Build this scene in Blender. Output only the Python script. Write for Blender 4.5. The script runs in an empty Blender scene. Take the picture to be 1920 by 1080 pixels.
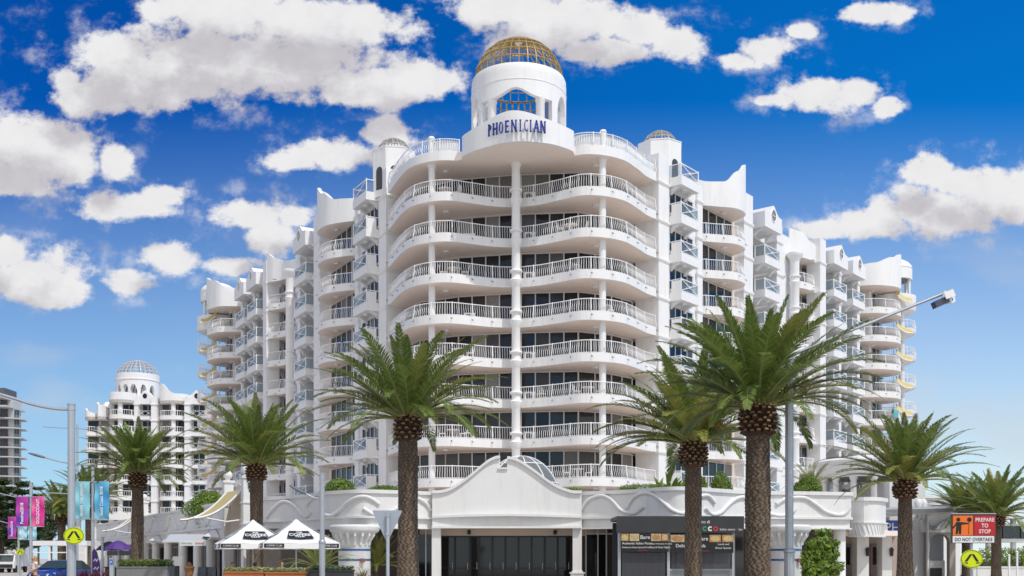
import bpy, bmesh, math, random
from mathutils import Vector, Matrix
R = math.radians
C = bpy.context.scene.collection
SC = bpy.context.scene
# ------------------------------------------------------------------ camera
FPX = 2000.0                      # focal length in photo pixels
cam = bpy.data.objects.new('camera', bpy.data.cameras.new('camera'))
C.objects.link(cam); SC.camera = cam
cam.location = (0, 0, 1.6); cam.rotation_euler = (R(90), 0, 0)
cam.data.sensor_width = 36; cam.data.lens = 36*FPX/1920
cam.data.shift_y = (1047-540)/1920; cam.data.clip_end = 6000; cam.data.clip_start = .1
# ------------------------------------------------------------------ sun, exposure
AZ, EL = R(42), R(57)             # sun stands behind the viewer, to the right
sd = Vector((math.sin(AZ)*math.cos(EL), -math.cos(AZ)*math.cos(EL), math.sin(EL)))
sun = bpy.data.objects.new('sun', bpy.data.lights.new('sun', 'SUN'))
C.objects.link(sun); sun.location = sd*80
sun.rotation_euler = (-sd).to_track_quat('-Z', 'Y').to_euler()
sun.data.energy = 3.0; sun.data.angle = R(.53); sun.data.color = (1, .955, .89)
SC.view_settings.view_transform = 'Standard'; SC.view_settings.look = 'None'
SC.view_settings.exposure = -.08; SC.view_settings.gamma = 1
# ------------------------------------------------------------------ world: sky + clouds by direction
W_ = bpy.data.worlds.new('World'); SC.world = W_; W_.use_nodes = True
wt = W_.node_tree; wt.nodes.clear(); wl = wt.links
def wn(t, **k):
    n = wt.nodes.new(t)
    for a, b in k.items(): setattr(n, a, b)
    return n
def wm(op, a, b=None, c=None, clamp=False):
    n = wn('ShaderNodeMath', operation=op, use_clamp=clamp)
    for i, x in enumerate((a, b, c)):
        if x is None: continue
        if isinstance(x, (int, float)): n.inputs[i].default_value = x
        else: wl.new(x, n.inputs[i])
    return n.outputs[0]
def wramp(x, a, b, ea=0., eb=1., smooth=True):
    n = wn('ShaderNodeMapRange', interpolation_type='SMOOTHSTEP' if smooth else 'LINEAR')
    wl.new(x, n.inputs[0])
    for i, q in zip((1, 2, 3, 4), (a, b, ea, eb)): n.inputs[i].default_value = q
    return n.outputs[0]
def wmix(f, a, b):
    n = wn('ShaderNodeMix', data_type='RGBA')
    if isinstance(f, (int, float)): n.inputs[0].default_value = f
    else: wl.new(f, n.inputs[0])
    for i, x in ((6, a), (7, b)):
        if isinstance(x, tuple): n.inputs[i].default_value = (*x, 1)
        else: wl.new(x, n.inputs[i])
    return n.outputs[2]
sky = wn('ShaderNodeTexSky', sky_type='NISHITA', sun_disc=False)
sky.sun_elevation = EL; sky.sun_rotation = R(180)-AZ
sky.air_density = 1.0; sky.dust_density = .6; sky.ozone_density = 2.5
geo = wn('ShaderNodeTexCoord'); sep = wn('ShaderNodeSeparateXYZ')
wl.new(geo.outputs['Generated'], sep.inputs[0])
yy = wm('MAXIMUM', wm('ABSOLUTE', sep.outputs[1]), .08)
u_ = wm('DIVIDE', sep.outputs[0], yy); v_ = wm('DIVIDE', sep.outputs[2], yy)
CLOUDS = [(470,105,320,92),(590,45,230,75),(300,150,215,66),(165,185,105,48),(120,150,45,35),(790,150,110,46),(420,25,170,70),(230,115,90,62),(690,160,140,44),
 (55,275,125,80),(130,310,75,45),(215,305,36,40),(15,330,80,45), (240,388,110,34),(305,368,55,26),
 (640,290,125,36),(725,255,62,34),(550,304,72,22), (480,402,105,42),(512,445,72,45),(545,405,50,32),
 (65,510,115,60),(105,552,90,32),(15,480,70,40),(240,530,62,28),(330,482,72,38),(430,497,75,22),
 (1060,45,185,62),(950,15,130,45),(1125,92,105,36),(1275,85,60,40),(1190,55,65,40),
 (1430,92,76,36),(1385,112,42,22),(1505,58,34,16), (1530,180,98,44),(1605,170,52,30),(1465,187,55,15),(1665,200,28,20), (1640,25,78,24),
 (1760,402,175,54),(1855,370,100,66),(1650,420,110,40),(1550,432,75,22),(1742,318,55,32),(1805,345,66,34),(1905,380,80,70)]
def cloud_field(du, dv, fine=1.75):
    cmb = wn('ShaderNodeCombineXYZ')
    wl.new(wm('ADD', u_, du), cmb.inputs[0]); wl.new(wm('ADD', v_, dv), cmb.inputs[1])
    base = cmb.outputs[0]; acc = None
    for (px, py, rx, ry) in CLOUDS:
        q = wn('ShaderNodeVectorMath', operation='MULTIPLY_ADD'); wl.new(base, q.inputs[0])
        q.inputs[1].default_value = (FPX/rx, FPX/ry, 0); q.inputs[2].default_value = (-(px-960)/rx, -(1047-py)/ry, 0)
        dt = wn('ShaderNodeVectorMath', operation='DOT_PRODUCT'); wl.new(q.outputs[0], dt.inputs[0]); wl.new(q.outputs[0], dt.inputs[1])
        acc = dt.outputs['Value'] if acc is None else wm('MINIMUM', acc, dt.outputs['Value'])
    acc = wm('MAXIMUM', wm('SUBTRACT', 1.0, wm('SQRT', acc)), -1.2)
    nz = wn('ShaderNodeTexNoise', noise_dimensions='2D')
    nz.inputs['Scale'].default_value = 24; nz.inputs['Detail'].default_value = 10; nz.inputs['Roughness'].default_value = .62
    mp = wn('ShaderNodeMapping'); mp.inputs[3].default_value = (1, 1.25, 1); wl.new(base, mp.inputs[0]); wl.new(mp.outputs[0], nz.inputs['Vector'])
    n2 = wn('ShaderNodeTexNoise', noise_dimensions='2D'); n2.inputs['Scale'].default_value = 6.5; n2.inputs['Detail'].default_value = 2; wl.new(mp.outputs[0], n2.inputs['Vector'])
    return wm('ADD', acc, wm('ADD', wm('MULTIPLY', wm('SUBTRACT', nz.outputs[0], .5), fine), wm('MULTIPLY', wm('SUBTRACT', n2.outputs[0], .47), .55))), nz.outputs[0]
f0, n0 = cloud_field(0., 0.)
f1, n1 = cloud_field(.012, .032, 1.3)
mask = wm('MAXIMUM', wramp(f0, -.02, .42), wm('MULTIPLY', wm('MULTIPLY', wramp(f0, -.62, .25), wramp(n0, .44, .70)), .42))
thin = wn('ShaderNodeTexNoise', noise_dimensions='2D'); thin.inputs['Scale'].default_value = 5; thin.inputs['Detail'].default_value = 6
cm2 = wn('ShaderNodeCombineXYZ'); wl.new(u_, cm2.inputs[0]); wl.new(wm('MULTIPLY', v_, 2.2), cm2.inputs[1]); wl.new(cm2.outputs[0], thin.inputs['Vector'])
lowband = wm('MULTIPLY', wramp(v_, .0, .10), wramp(v_, .36, .2))
veil = wm('MULTIPLY', wm('MULTIPLY', wramp(thin.outputs[0], .48, .75), lowband), .38)
front = wramp(sep.outputs[1], .05, .3)
lit = wramp(wm('SUBTRACT', f1, wm('MULTIPLY', f0, .12)), .72, -.1)
lit = wm('ADD', wm('MULTIPLY', lit, .85), wm('MULTIPLY', wramp(n0, .35, .7), .15))
CW = 8.6
ccol = wmix(lit, (CW*.79, CW*.765, CW*.82), (CW*1.24, CW*1.235, CW*1.25))
# keep the physical sky, only deeper in colour as the photograph has it
hs = wn('ShaderNodeHueSaturation'); hs.inputs['Saturation'].default_value = 1.42; hs.inputs['Hue'].default_value = .495
hs.inputs['Value'].default_value = 1.0; wl.new(sky.outputs[0], hs.inputs['Color'])
side = wramp(sep.outputs[0], -.4, .4)
gain = wn('ShaderNodeVectorMath', operation='MULTIPLY'); wl.new(hs.outputs[0], gain.inputs[0]); wl.new(wmix(side, (.03, .68, 1.36), (.06, 1.30, 1.90)), gain.inputs[1])
pale = wmix(side, (CW*.80, CW*1.16, CW*1.36), (CW*1.28, CW*1.36, CW*1.36))
bst = gain
skyf = wmix(wm('POWER', wramp(v_, .43, -.02, 0., 1., False), 1.3), bst.outputs[0], pale)
# bright cloud added out of view behind the viewer, as neutral fill on the facades
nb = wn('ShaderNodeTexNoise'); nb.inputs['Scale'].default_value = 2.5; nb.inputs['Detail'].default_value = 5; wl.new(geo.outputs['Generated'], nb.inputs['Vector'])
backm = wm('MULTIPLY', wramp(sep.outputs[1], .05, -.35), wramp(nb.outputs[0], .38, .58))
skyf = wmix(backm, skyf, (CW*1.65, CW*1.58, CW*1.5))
skyc = wmix(veil, skyf, (CW*.9, CW*.93, CW*.96))
skyc = wmix(wm('MULTIPLY', mask, front), skyc, ccol)
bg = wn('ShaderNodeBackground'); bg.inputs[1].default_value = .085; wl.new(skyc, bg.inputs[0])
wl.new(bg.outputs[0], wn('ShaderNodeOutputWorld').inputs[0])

# ------------------------------------------------------------------ helpers
def W(px, py, d):
    """the point that photo pixel (px, py) shows at distance d"""
    return Vector(((px-960)/FPX*d, d, 1.6+(1047-py)/FPX*d))
def zz(y, d): return 1.6+(1047-y)/FPX*d
def spline(pts, step=.25, closed=False):
    """Catmull-Rom through 2-D or 3-D points, resampled about every `step` metres"""
    P = [Vector(p) for p in pts]; out = []
    n = len(P); rng = range(n if closed else n-1)
    for i in rng:
        p1, p2 = P[i], P[(i+1) % n]
        p0 = P[(i-1) % n] if (closed or i > 0) else p1*2-p2
        p3 = P[(i+2) % n] if (closed or i < n-2) else p2*2-p1
        m = max(1, int((p2-p1).length/step+.5))
        for k in range(m):
            t = k/m
            out.append(.5*((2*p1)+(p2-p0)*t+(2*p0-5*p1+4*p2-p3)*t*t+(3*p1-p0-3*p2+p3)*t**3))
    if not closed: out.append(P[-1].copy())
    return out
def resample(path, step):
    L = [0]
    for a, b in zip(path, path[1:]): L.append(L[-1]+(b-a).length)
    n = max(1, int(L[-1]/step+.5)); out = []; j = 0
    for i in range(n+1):
        d = L[-1]*i/n
        while j < len(L)-2 and L[j+1] < d: j += 1
        t = (d-L[j])/max(1e-9, L[j+1]-L[j]); out.append(path[j].lerp(path[j+1], min(1, t)))
    return out
def normals2(path):
    out = []
    for i in range(len(path)):
        a = path[max(0, i-1)]; b = path[min(len(path)-1, i+1)]
        d = Vector((b.x-a.x, b.y-a.y))
        if d.length < 1e-9: d = Vector((1, 0))
        d.normalize(); out.append(Vector((d.y, -d.x)))     # right hand side of travel
    return out
class MB:
    def __init__(s): s.v = []; s.f = []; s.mi = []; s.cur = 0
    def mat(s, i): s.cur = i; return s
    def poly(s, pts):
        b = len(s.v); s.v += [tuple(p) for p in pts]; s.f.append(list(range(b, b+len(pts)))); s.mi.append(s.cur)
    def grid(s, rows, closed=False):
        b = len(s.v); n = len(rows[0])
        for r in rows: s.v += [tuple(p) for p in r]
        for i in range(len(rows)-1):
            for j in range(n if closed else n-1):
                k = (j+1) % n
                s.f.append([b+i*n+j, b+i*n+k, b+(i+1)*n+k, b+(i+1)*n+j]); s.mi.append(s.cur)
    def hexa(s, p):               # 8 points: bottom 4 then top 4
        b = len(s.v); s.v += [tuple(q) for q in p]
        for q in ((0,3,2,1),(4,5,6,7),(0,1,5,4),(1,2,6,5),(2,3,7,6),(3,0,4,7)):
            s.f.append([b+i for i in q]); s.mi.append(s.cur)
    def box(s, x0, y0, z0, x1, y1, z1):
        s.hexa([(x0,y0,z0),(x1,y0,z0),(x1,y1,z0),(x0,y1,z0),(x0,y0,z1),(x1,y0,z1),(x1,y1,z1),(x0,y1,z1)])
    def fbox(s, F, s0, n0, z0, s1, n1, z1):      # box in a wing's own frame
        a, b, c, d = F(s0,n0), F(s1,n0), F(s1,n1), F(s0,n1)
        s.hexa([(*p, z0) for p in (a,b,c,d)]+[(*p, z1) for p in (a,b,c,d)])
    def bar(s, a, b, w=.04, h=None, up=(0,0,1)):
        a = Vector(a); b = Vector(b); d = (b-a)
        if d.length < 1e-6: return
        d.normalize(); u = Vector(up)
        if abs(d.dot(u)) > .97: u = Vector((1,0,0))
        x = d.cross(u).normalized()*(w/2); y = x.cross(d).normalized()*((h or w)/2)
        s.hexa([a-x-y,a+x-y,a+x+y,a-x+y,b-x-y,b+x-y,b+x+y,b-x+y])
    def prism(s, poly, z0, z1):
        b = len(s.v); n = len(poly)
        s.v += [(p[0],p[1],z0) for p in poly]+[(p[0],p[1],z1) for p in poly]
        s.f.append([b+i for i in range(n)][::-1]); s.f.append([b+n+i for i in range(n)])
        for i in range(n):
            j = (i+1) % n; s.f.append([b+i,b+j,b+n+j,b+n+i])
        s.mi += [s.cur]*(n+2)
    def slabx(s, prof, a, b):     # profile of 3-D points extruded by vector from a to b
        a = Vector(a); b = Vector(b); n = len(prof); k = len(s.v)
        s.v += [tuple(Vector(p)+a) for p in prof]+[tuple(Vector(p)+b) for p in prof]
        s.f.append([k+i for i in range(n)][::-1]); s.f.append([k+n+i for i in range(n)])
        for i in range(n):
            j = (i+1) % n; s.f.append([k+i,k+j,k+n+j,k+n+i])
        s.mi += [s.cur]*(n+2)
    def tube(s, path, r, n=6, cap=True):
        P = [Vector(p) for p in path]; rows = []
        up = Vector((0,0,1)); prev = None
        for i, p in enumerate(P):
            d = (P[min(i+1,len(P)-1)]-P[max(i-1,0)])
            if d.length < 1e-9: d = Vector((0,0,1))
            d.normalize()
            x = d.cross(up)
            if x.length < .15: x = d.cross(Vector((0,1,0))) if prev is None else prev-d*prev.dot(d)
            x.normalize(); prev = x; y = x.cross(d)
            rr = r[i] if isinstance(r, (list, tuple)) else r
            rows.append([p+(x*math.cos(2*math.pi*k/n)+y*math.sin(2*math.pi*k/n))*rr for k in range(n)])
        s.grid(rows, True)
        if cap: s.poly(rows[0][::-1]); s.poly(rows[-1])
    def lathe(s, cx, cy, prof, n=24, a0=0., a1=2*math.pi, z=0.):
        full = abs(a1-a0-2*math.pi) < 1e-6; m = n if full else n+1
        rows = [[(cx+r*math.cos(a0+(a1-a0)*k/n), cy+r*math.sin(a0+(a1-a0)*k/n), z+h) for k in range(m)] for r, h in prof]
        s.grid(rows, full)
    def strip(s, path, z0, z1, t, out=1, ztop=None):
        """upright wall along a 2-D path, thickness t to the left of travel; ztop may be one height per point"""
        N = normals2(path); rows = []
        for i, p in enumerate(path):
            q = Vector((p.x,p.y))-N[i]*t*out; zt = ztop[i] if ztop else z1
            rows.append([(p.x,p.y,z0),(q.x,q.y,z0),(q.x,q.y,zt),(p.x,p.y,zt)])
        s.grid(rows, True); s.poly(rows[0]); s.poly(rows[-1][::-1])
    def build(s, name, mats, parent=None, smooth=None, recalc=True):
        me = bpy.data.meshes.new(name); me.from_pydata(s.v, [], s.f)
        if not isinstance(mats, (list, tuple)): mats = [mats]
        for m in mats: me.materials.append(m)
        if len(mats) > 1: me.polygons.foreach_set('material_index', s.mi)
        if recalc:
            bm = bmesh.new(); bm.from_mesh(me); bmesh.ops.recalc_face_normals(bm, faces=bm.faces); bm.to_mesh(me); bm.free()
        if smooth is not None:
            me.polygons.foreach_set('use_smooth', [True]*len(me.polygons))
            if smooth < 180: me.set_sharp_from_angle(angle=R(smooth))
        me.update()
        o = bpy.data.objects.new(name, me); C.objects.link(o)
        if parent is not None:
            o.parent = parent
            if parent.parent is None: o.location = [-c for c in parent.location] if parent.get('_w') else (0,0,0)
        return o
def tag(o, label=None, cat=None, group=None, kind=None):
    for k, x in (('label',label),('category',cat),('group',group),('kind',kind)):
        if x: o[k] = x
    return o
def thing(name, label, cat, loc=(0,0,0), rz=0., group=None, world=False):
    o = bpy.data.objects.new(name, None); C.objects.link(o); o.location = loc; o.rotation_euler = (0,0,rz)
    if world: o['_w'] = 1                           # its parts are written in world coordinates
    return tag(o, label, cat, group)
CH = {}
def kids(o): return [c for c in list(C.objects) if c.parent == o]
def copy_tree(o, parent=None, _idx=None):
    if _idx is None:
        _idx = {}
        for c in C.objects:
            if c.parent: _idx.setdefault(c.parent.name, []).append(c)
    c = o.copy(); C.objects.link(c); c.parent = parent
    for ch in _idx.get(o.name, []): copy_tree(ch, c, _idx)
    return c
def floor_copy(o, subs, dz):                        # a part and its sub-parts again, dz higher
    c = o.copy(); C.objects.link(c); c.location.z += dz
    for s_ in subs:
        d = s_.copy(); C.objects.link(d); d.parent = c
    return c
def text(body, size, m, parent, loc, rot=(R(90),0,0), ext=.01, off=0., shear=0., align='LEFT', name='lettering', sx=1., space=1.):
    cu = bpy.data.curves.new('t', 'FONT'); cu.body = body; cu.size = size; cu.extrude = ext; cu.offset = off; cu.shear = shear
    cu.align_x = align; cu.space_character = space
    to = bpy.data.objects.new('t', cu); C.objects.link(to); bpy.context.view_layer.update()
    me = bpy.data.meshes.new_from_object(to.evaluated_get(bpy.context.evaluated_depsgraph_get()))
    bpy.data.objects.remove(to); bpy.data.curves.remove(cu)
    me.materials.clear(); me.materials.append(m); me.name = name
    o = bpy.data.objects.new(name, me); C.objects.link(o)
    o.parent = parent; o.rotation_euler = rot; o.scale = (sx, 1, 1)
    o.location = Vector(loc)-(Vector(parent.location) if parent is not None and parent.get('_w') else Vector((0,0,0)))
    return o
# ------------------------------------------------------------------ materials
def M(name, col, rough=.6, metal=0., spec=.5, var=.0, vscale=3., bump=0., bscale=40., island=0., stain=0., coat=0., hue=None):
    m = bpy.data.materials.new(name); m.use_nodes = True; t = m.node_tree; L = t.links
    b = t.nodes['Principled BSDF']; b.inputs['Roughness'].default_value = rough; b.inputs['Metallic'].default_value = metal
    b.inputs['Specular IOR Level'].default_value = spec; b.inputs['Coat Weight'].default_value = coat
    b.inputs['Base Color'].default_value = (*col, 1)
    if var or island or stain or bump:
        tc = t.nodes.new('ShaderNodeTexCoord'); cur = None
        def ramp(fac, a, bb):
            mx = t.nodes.new('ShaderNodeMix'); mx.data_type = 'RGBA'; L.new(fac, mx.inputs[0])
            mx.inputs[6].default_value = (*a,1); mx.inputs[7].default_value = (*bb,1); return mx.outputs[2]
        if var:
            n = t.nodes.new('ShaderNodeTexNoise'); n.inputs['Scale'].default_value = vscale; n.inputs['Detail'].default_value = 6
            L.new(tc.outputs['Object'], n.inputs['Vector'])
            c2 = hue or tuple(c*(1+var) for c in col)
            cur = ramp(n.outputs[0], tuple(c*(1-var) for c in col), c2)
        if stain:
            n = t.nodes.new('ShaderNodeTexNoise'); n.inputs['Scale'].default_value = 1.; n.inputs['Detail'].default_value = 8; n.inputs['Roughness'].default_value = .7
            mp = t.nodes.new('ShaderNodeMapping'); mp.inputs[3].default_value = (2.6,2.6,.3); L.new(tc.outputs['Object'], mp.inputs[0]); L.new(mp.outputs[0], n.inputs['Vector'])
            mr = t.nodes.new('ShaderNodeMapRange'); mr.inputs[1].default_value = .5; mr.inputs[2].default_value = .8; mr.inputs[3].default_value = 0; mr.inputs[4].default_value = stain
            L.new(n.outputs[0], mr.inputs[0])
            mx = t.nodes.new('ShaderNodeMix'); mx.data_type = 'RGBA'; L.new(mr.outputs[0], mx.inputs[0])
            if cur is not None: L.new(cur, mx.inputs[6])
            else: mx.inputs[6].default_value = (*col,1)
            mx.inputs[7].default_value = (col[0]*.55, col[1]*.53, col[2]*.5, 1); cur = mx.outputs[2]
        if island:
            g = t.nodes.new('ShaderNodeNewGeometry')
            mr = t.nodes.new('ShaderNodeMapRange'); mr.inputs[3].default_value = 1-island; mr.inputs[4].default_value = 1+island
            L.new(g.outputs['Random Per Island'], mr.inputs[0])
            mx = t.nodes.new('ShaderNodeMix'); mx.data_type = 'RGBA'; mx.blend_type = 'MULTIPLY'; mx.inputs[0].default_value = 1
            if cur is not None: L.new(cur, mx.inputs[6])
            else: mx.inputs[6].default_value = (*col,1)
            L.new(mr.outputs[0], mx.inputs[7]); cur = mx.outputs[2]
        if cur is not None: L.new(cur, b.inputs['Base Color'])
        if bump:
            n = t.nodes.new('ShaderNodeTexNoise'); n.inputs['Scale'].default_value = bscale; n.inputs['Detail'].default_value = 4
            L.new(tc.outputs['Object'], n.inputs['Vector'])
            bp = t.nodes.new('ShaderNodeBump'); bp.inputs['Strength'].default_value = bump; bp.inputs['Distance'].default_value = .02
            L.new(n.outputs[0], bp.inputs['Height']); L.new(bp.outputs[0], b.inputs['Normal'])
    return m
def leafmat(name, col, tip, trans=.3, rough=.45):
    m = M(name, col, rough, var=.0); t = m.node_tree; L = t.links; b = t.nodes['Principled BSDF']
    g = t.nodes.new('ShaderNodeNewGeometry'); mx = t.nodes.new('ShaderNodeMix'); mx.data_type = 'RGBA'
    L.new(g.outputs['Random Per Island'], mx.inputs[0]); mx.inputs[6].default_value = (*col,1); mx.inputs[7].default_value = (*tip,1)
    L.new(mx.outputs[2], b.inputs['Base Color'])
    tr = t.nodes.new('ShaderNodeBsdfTranslucent'); L.new(mx.outputs[2], tr.inputs[0])
    ms = t.nodes.new('ShaderNodeMixShader'); ms.inputs[0].default_value = trans
    L.new(b.outputs[0], ms.inputs[1]); L.new(tr.outputs[0], ms.inputs[2]); L.new(ms.outputs[0], t.nodes['Material Output'].inputs[0])
    return m
def clearglass(name, tint, alpha=.35, rough=.03):
    m = M(name, tint, rough); t = m.node_tree; L = t.links; b = t.nodes['Principled BSDF']
    tr = t.nodes.new('ShaderNodeBsdfTransparent'); tr.inputs[0].default_value = (.86,.92,.95,1)
    ms = t.nodes.new('ShaderNodeMixShader'); ms.inputs[0].default_value = alpha
    L.new(tr.outputs[0], ms.inputs[1]); L.new(b.outputs[0], ms.inputs[2]); L.new(ms.outputs[0], t.nodes['Material Output'].inputs[0])
    return m
CURT = M('curtained_glass', (.20,.19,.175), .25, var=.25, vscale=6, island=.4)
WHITE = M('white_render', (.80,.793,.785), .75, stain=.30, bump=.12, bscale=25)
WHITE2 = M('white_paint', (.82,.82,.825), .5)
PODW = M('podium_render', (.74,.735,.72), .7, stain=.30, var=.03, vscale=.6, bump=.15, bscale=20)
SOFFIT = M('pale_pink_render', (.88,.775,.695), .8, stain=.12)
INNER = M('cream_wall', (.70,.61,.54), .8, var=.06, vscale=.8)
DARKGL = M('dark_window_glass', (.016,.017,.019), .05, spec=.5, island=.6)
BLIND = M('window_blind', (.055,.053,.052), .3, island=.5, spec=.5)
FRAME = M('window_frame', (.62,.62,.62), .4)
GOLD = M('gilded_steel', (.40,.285,.115), .45, metal=.2, var=.25, vscale=4)
DKBEAM = M('dark_steel', (.09,.075,.05), .5)
BLUE = M('blue_letter', (.012,.035,.26), .4, var=.15)
RAILGL = clearglass('balcony_glass', (.42,.46,.50), .20)
YELLOW = M('yellow_canvas', (.56,.46,.20), .8, var=.08, vscale=2)
GALV = M('galvanised_steel', (.47,.50,.53), .42, metal=.45, var=.10, vscale=2.5, stain=.15)
BLACK = M('black_paint', (.018,.018,.02), .4)
CHAR = M('charcoal_panel', (.035,.036,.04), .5, var=.25, vscale=1.2, stain=.15)
TRUNK = M('palm_trunk', (.085,.058,.040), .9, var=.5, vscale=6, bump=.6, bscale=30)
SCAR = M('palm_scar', (.17,.115,.075), .9, var=.6, vscale=2.6, bump=.5, bscale=60, hue=(.30,.225,.155))
BOOT = M('palm_boot', (.085,.042,.022), .85, var=.4, vscale=14, island=.4)
BOOTEND = M('palm_boot_end', (.30,.185,.10), .85, var=.4, vscale=9, island=.4)
FROND = leafmat('palm_leaf', (.090,.155,.028), (.225,.285,.060), .32)
FROND2 = leafmat('palm_leaf_young', (.19,.23,.045), (.36,.34,.085), .30)
RACHIS = M('palm_rib', (.27,.27,.09), .5, var=.2)
LEAF = leafmat('shrub_leaf', (.105,.185,.022), (.26,.36,.05), .32)
LEAFD = leafmat('dark_leaf', (.025,.05,.014), (.07,.10,.03), .2)
LEAFR = leafmat('red_leaf', (.10,.015,.02), (.24,.05,.06), .25)
BARK = M('bark', (.12,.09,.065), .9, var=.3, vscale=6, bump=.5)
# ================================================================== MAIN BUILDING
BLD = thing('apartment_building', 'tall white curved apartment tower with wavy balconies under a gilded lattice dome', 'building', (0,95,0), world=True)
def zf(k): return 4.4+3*k
ROOFZ = zf(9)
def rail_curvy(path, sg=1, step=.18, h=1.0, post=1.55):
    """balustrade of S-bent bars along a 2-D path"""
    b = MB(); P = resample(path, .3); N = normals2(P)
    b.tube([(p.x,p.y,h) for p in P], .036, 5)
    b.tube([(p.x,p.y,.12) for p in P], .024, 4)
    Q = resample(path, step); N = normals2(Q)
    prof = [(.12,0),(.30,.085),(.52,.05),(.75,-.035),(h,0)]
    w = .019
    for p, n in zip(Q, N):
        n = n*sg; t = Vector((-n.y, n.x)); rows = []
        for z, o in prof:
            c = Vector((p.x,p.y))+n*o
            a = c-t*w-n*w*.7; d = c+t*w-n*w*.7; e = c+n*w
            rows.append([(a.x,a.y,z),(d.x,d.y,z),(e.x,e.y,z)])
        b.grid(rows, True)
    Q = resample(path, post); N = normals2(Q)
    for p, n in zip(Q, N):
        n = n*sg
        b.tube([(p.x+n.x*.05,p.y+n.y*.05,-.15),(p.x+n.x*.12,p.y+n.y*.12,.25),(p.x+n.x*.05,p.y+n.y*.05,.6),(p.x,p.y,h+.06)], .042, 5)
    return b
def slab_from(path, back, z0=-.55, z1=.05):
    b = MB(); poly = [(p.x,p.y) for p in path]+[tuple(q) for q in back]
    b.prism(poly, z0, z1); return b
def soffit_lamp(x, y, z): 
    b = MB(); b.lathe(x, y, [(0,0),(.20,0),(.23,.05),(.23,.12)], 14, z=z); return b
def glazing(poly, h=2.32, pane=1.2, z=0., inset=.04, thick=.07, sg=1):
    """a run of full-height panes: glass and its frame"""
    g = MB(); f = MB(); P = [Vector(p) for p in poly]
    for a, c in zip(P, P[1:]):
        d = c-a; L = d.length; n = max(1, round(L/pane)); d.normalize(); nr = Vector((d.y,-d.x))*sg
        for i in range(n):
            p = a+d*(L*i/n); q = a+d*(L*(i+1)/n)
            q_ = random.random(); g.mat(0 if q_ < .70 else 1 if q_ < .90 else 2)
            g.poly([(p.x,p.y,z),(q.x,q.y,z),(q.x,q.y,z+h),(p.x,p.y,z+h)])
            o = nr*inset
            f.bar((p.x+o.x,p.y+o.y,z),(p.x+o.x,p.y+o.y,z+h), thick, .09)
        o = nr*inset
        f.bar((c.x+o.x,c.y+o.y,z),(c.x+o.x,c.y+o.y,z+h), thick, .09)
        for zq in (z+.05, z+h): f.bar((a.x+o.x,a.y+o.y,zq),(c.x+o.x,c.y+o.y,zq), .09, .07)
    return g, f
def put(name, mb, mats, parent, k=None, smooth=None, **kw):
    o = mb.build(name, mats, parent, smooth, **kw)
    if k is not None: o.location.z += zf(k)
    return o
random.seed(4)
# ---------------- the bay at the corner
BAY = [(-9.9,85.2),(-9.6,84.5),(-8.55,81.6),(-7.57,79.65),(-6.15,78.5),(-4.56,78.2),(-2.89,78.85),(-1.39,79.5),(.3,79.72),(1.1,79.5),(2.11,79.06),(3.51,78.1),(5.0,77.1),(6.63,77.2),(8.21,78.2),(9.38,79.9),(10.3,81.5),(11.15,82.5)]
bay = spline(BAY, .25)
GL = [(-8.6,86.4),(-7.2,83.9),(-4.1,82.1),(.1,81.1),(.7,81.05),(5,80.6),(7.6,81.8),(9.4,83.8),(9.95,84.9)]
OL, UL, NL = Vector((-11.85,86.6)), Vector((-.49,.872)), Vector((-.872,-.49))
OR, UR, NR = Vector((13.2,83.1)), Vector((.632,.775)), Vector((.775,-.632))
FL = lambda s, n: tuple(OL+UL*s+NL*n)
FR = lambda s, n: tuple(OR+UR*s+NR*n)
back = [(p[0], p[1]+.35) for p in GL][::-1]
slab = put('bay_balcony', slab_from(bay, back), SOFFIT, BLD, 1)
# fascia of the slab in white, its own strip 4 mm proud
fas = MB(); pr = [p+n*.006 for p, n in zip(bay, normals2(bay))]; fas.strip(pr, -.56, .065, .12)
def spouts(m, path, sg=1, z=-.12, every=1.6):
    m.mat(1)
    Q = resample(path, every); N = normals2(Q)
    for p, n in zip(Q, N): n = n*sg; t = Vector((-n.y,n.x)); m.bar((p.x,p.y,z), (p.x+n.x*.16+t.x*.05,p.y+n.y*.16+t.y*.05,z-.12), .045)
    m.mat(0)
DRK = M('spout_grey', (.12,.12,.12), .6)
spouts(fas, bay)
subs = [put('fascia', fas, [WHITE, DRK], slab)]
subs.append(put('railing', rail_curvy([p-n*.12 for p, n in zip(bay, normals2(bay))]), WHITE2, slab))
for (x, y) in ((-5.0,80.6),(6.2,79.3)): subs.append(put('ceiling_light', soffit_lamp(x, y, -.68), WHITE2, slab, smooth=40))
for k in range(2, 9): floor_copy(slab, subs, 3*(k-1))
for k in range(0, 9):
    g, f = glazing(GL)
    w = put('window', g, [DARKGL, BLIND, CURT], BLD, k, recalc=False); put('window_frame', f, FRAME, w)
for k in range(1, 9):
    for x, y in ((1.35, 80.3), (-3.2, 80.6)):
        if (k*7+int(x*3)) % 5 < (4 if x > 0 else 2):
            b = MB(); b.box(x-.42,y-.16,.06,x+.42,y+.16,.72); ac = put('air_conditioner', b, WHITE2, BLD, k); g_ = MB(); g_.lathe(0,0,[(0,0),(.24,0)],16); gm = MB(); gm.poly([(x-.1+.24*math.cos(q*.3927), y-.165, .39+.24*math.sin(q*.3927)) for q in range(16)]); put('fan_grille', gm, BLIND, ac, recalc=False)
# lintels over the glass
lb = MB()
for k in range(0, 9):
    pts = [Vector(p) for p in GL]; lb.strip(pts, zf(k)+2.36, zf(k)+2.46, .3); lb.strip([p+Vector((0,-.05)) for p in pts], zf(k)-.02, zf(k)+.02, .3)
put('lintel', lb, INNER, BLD)
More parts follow.
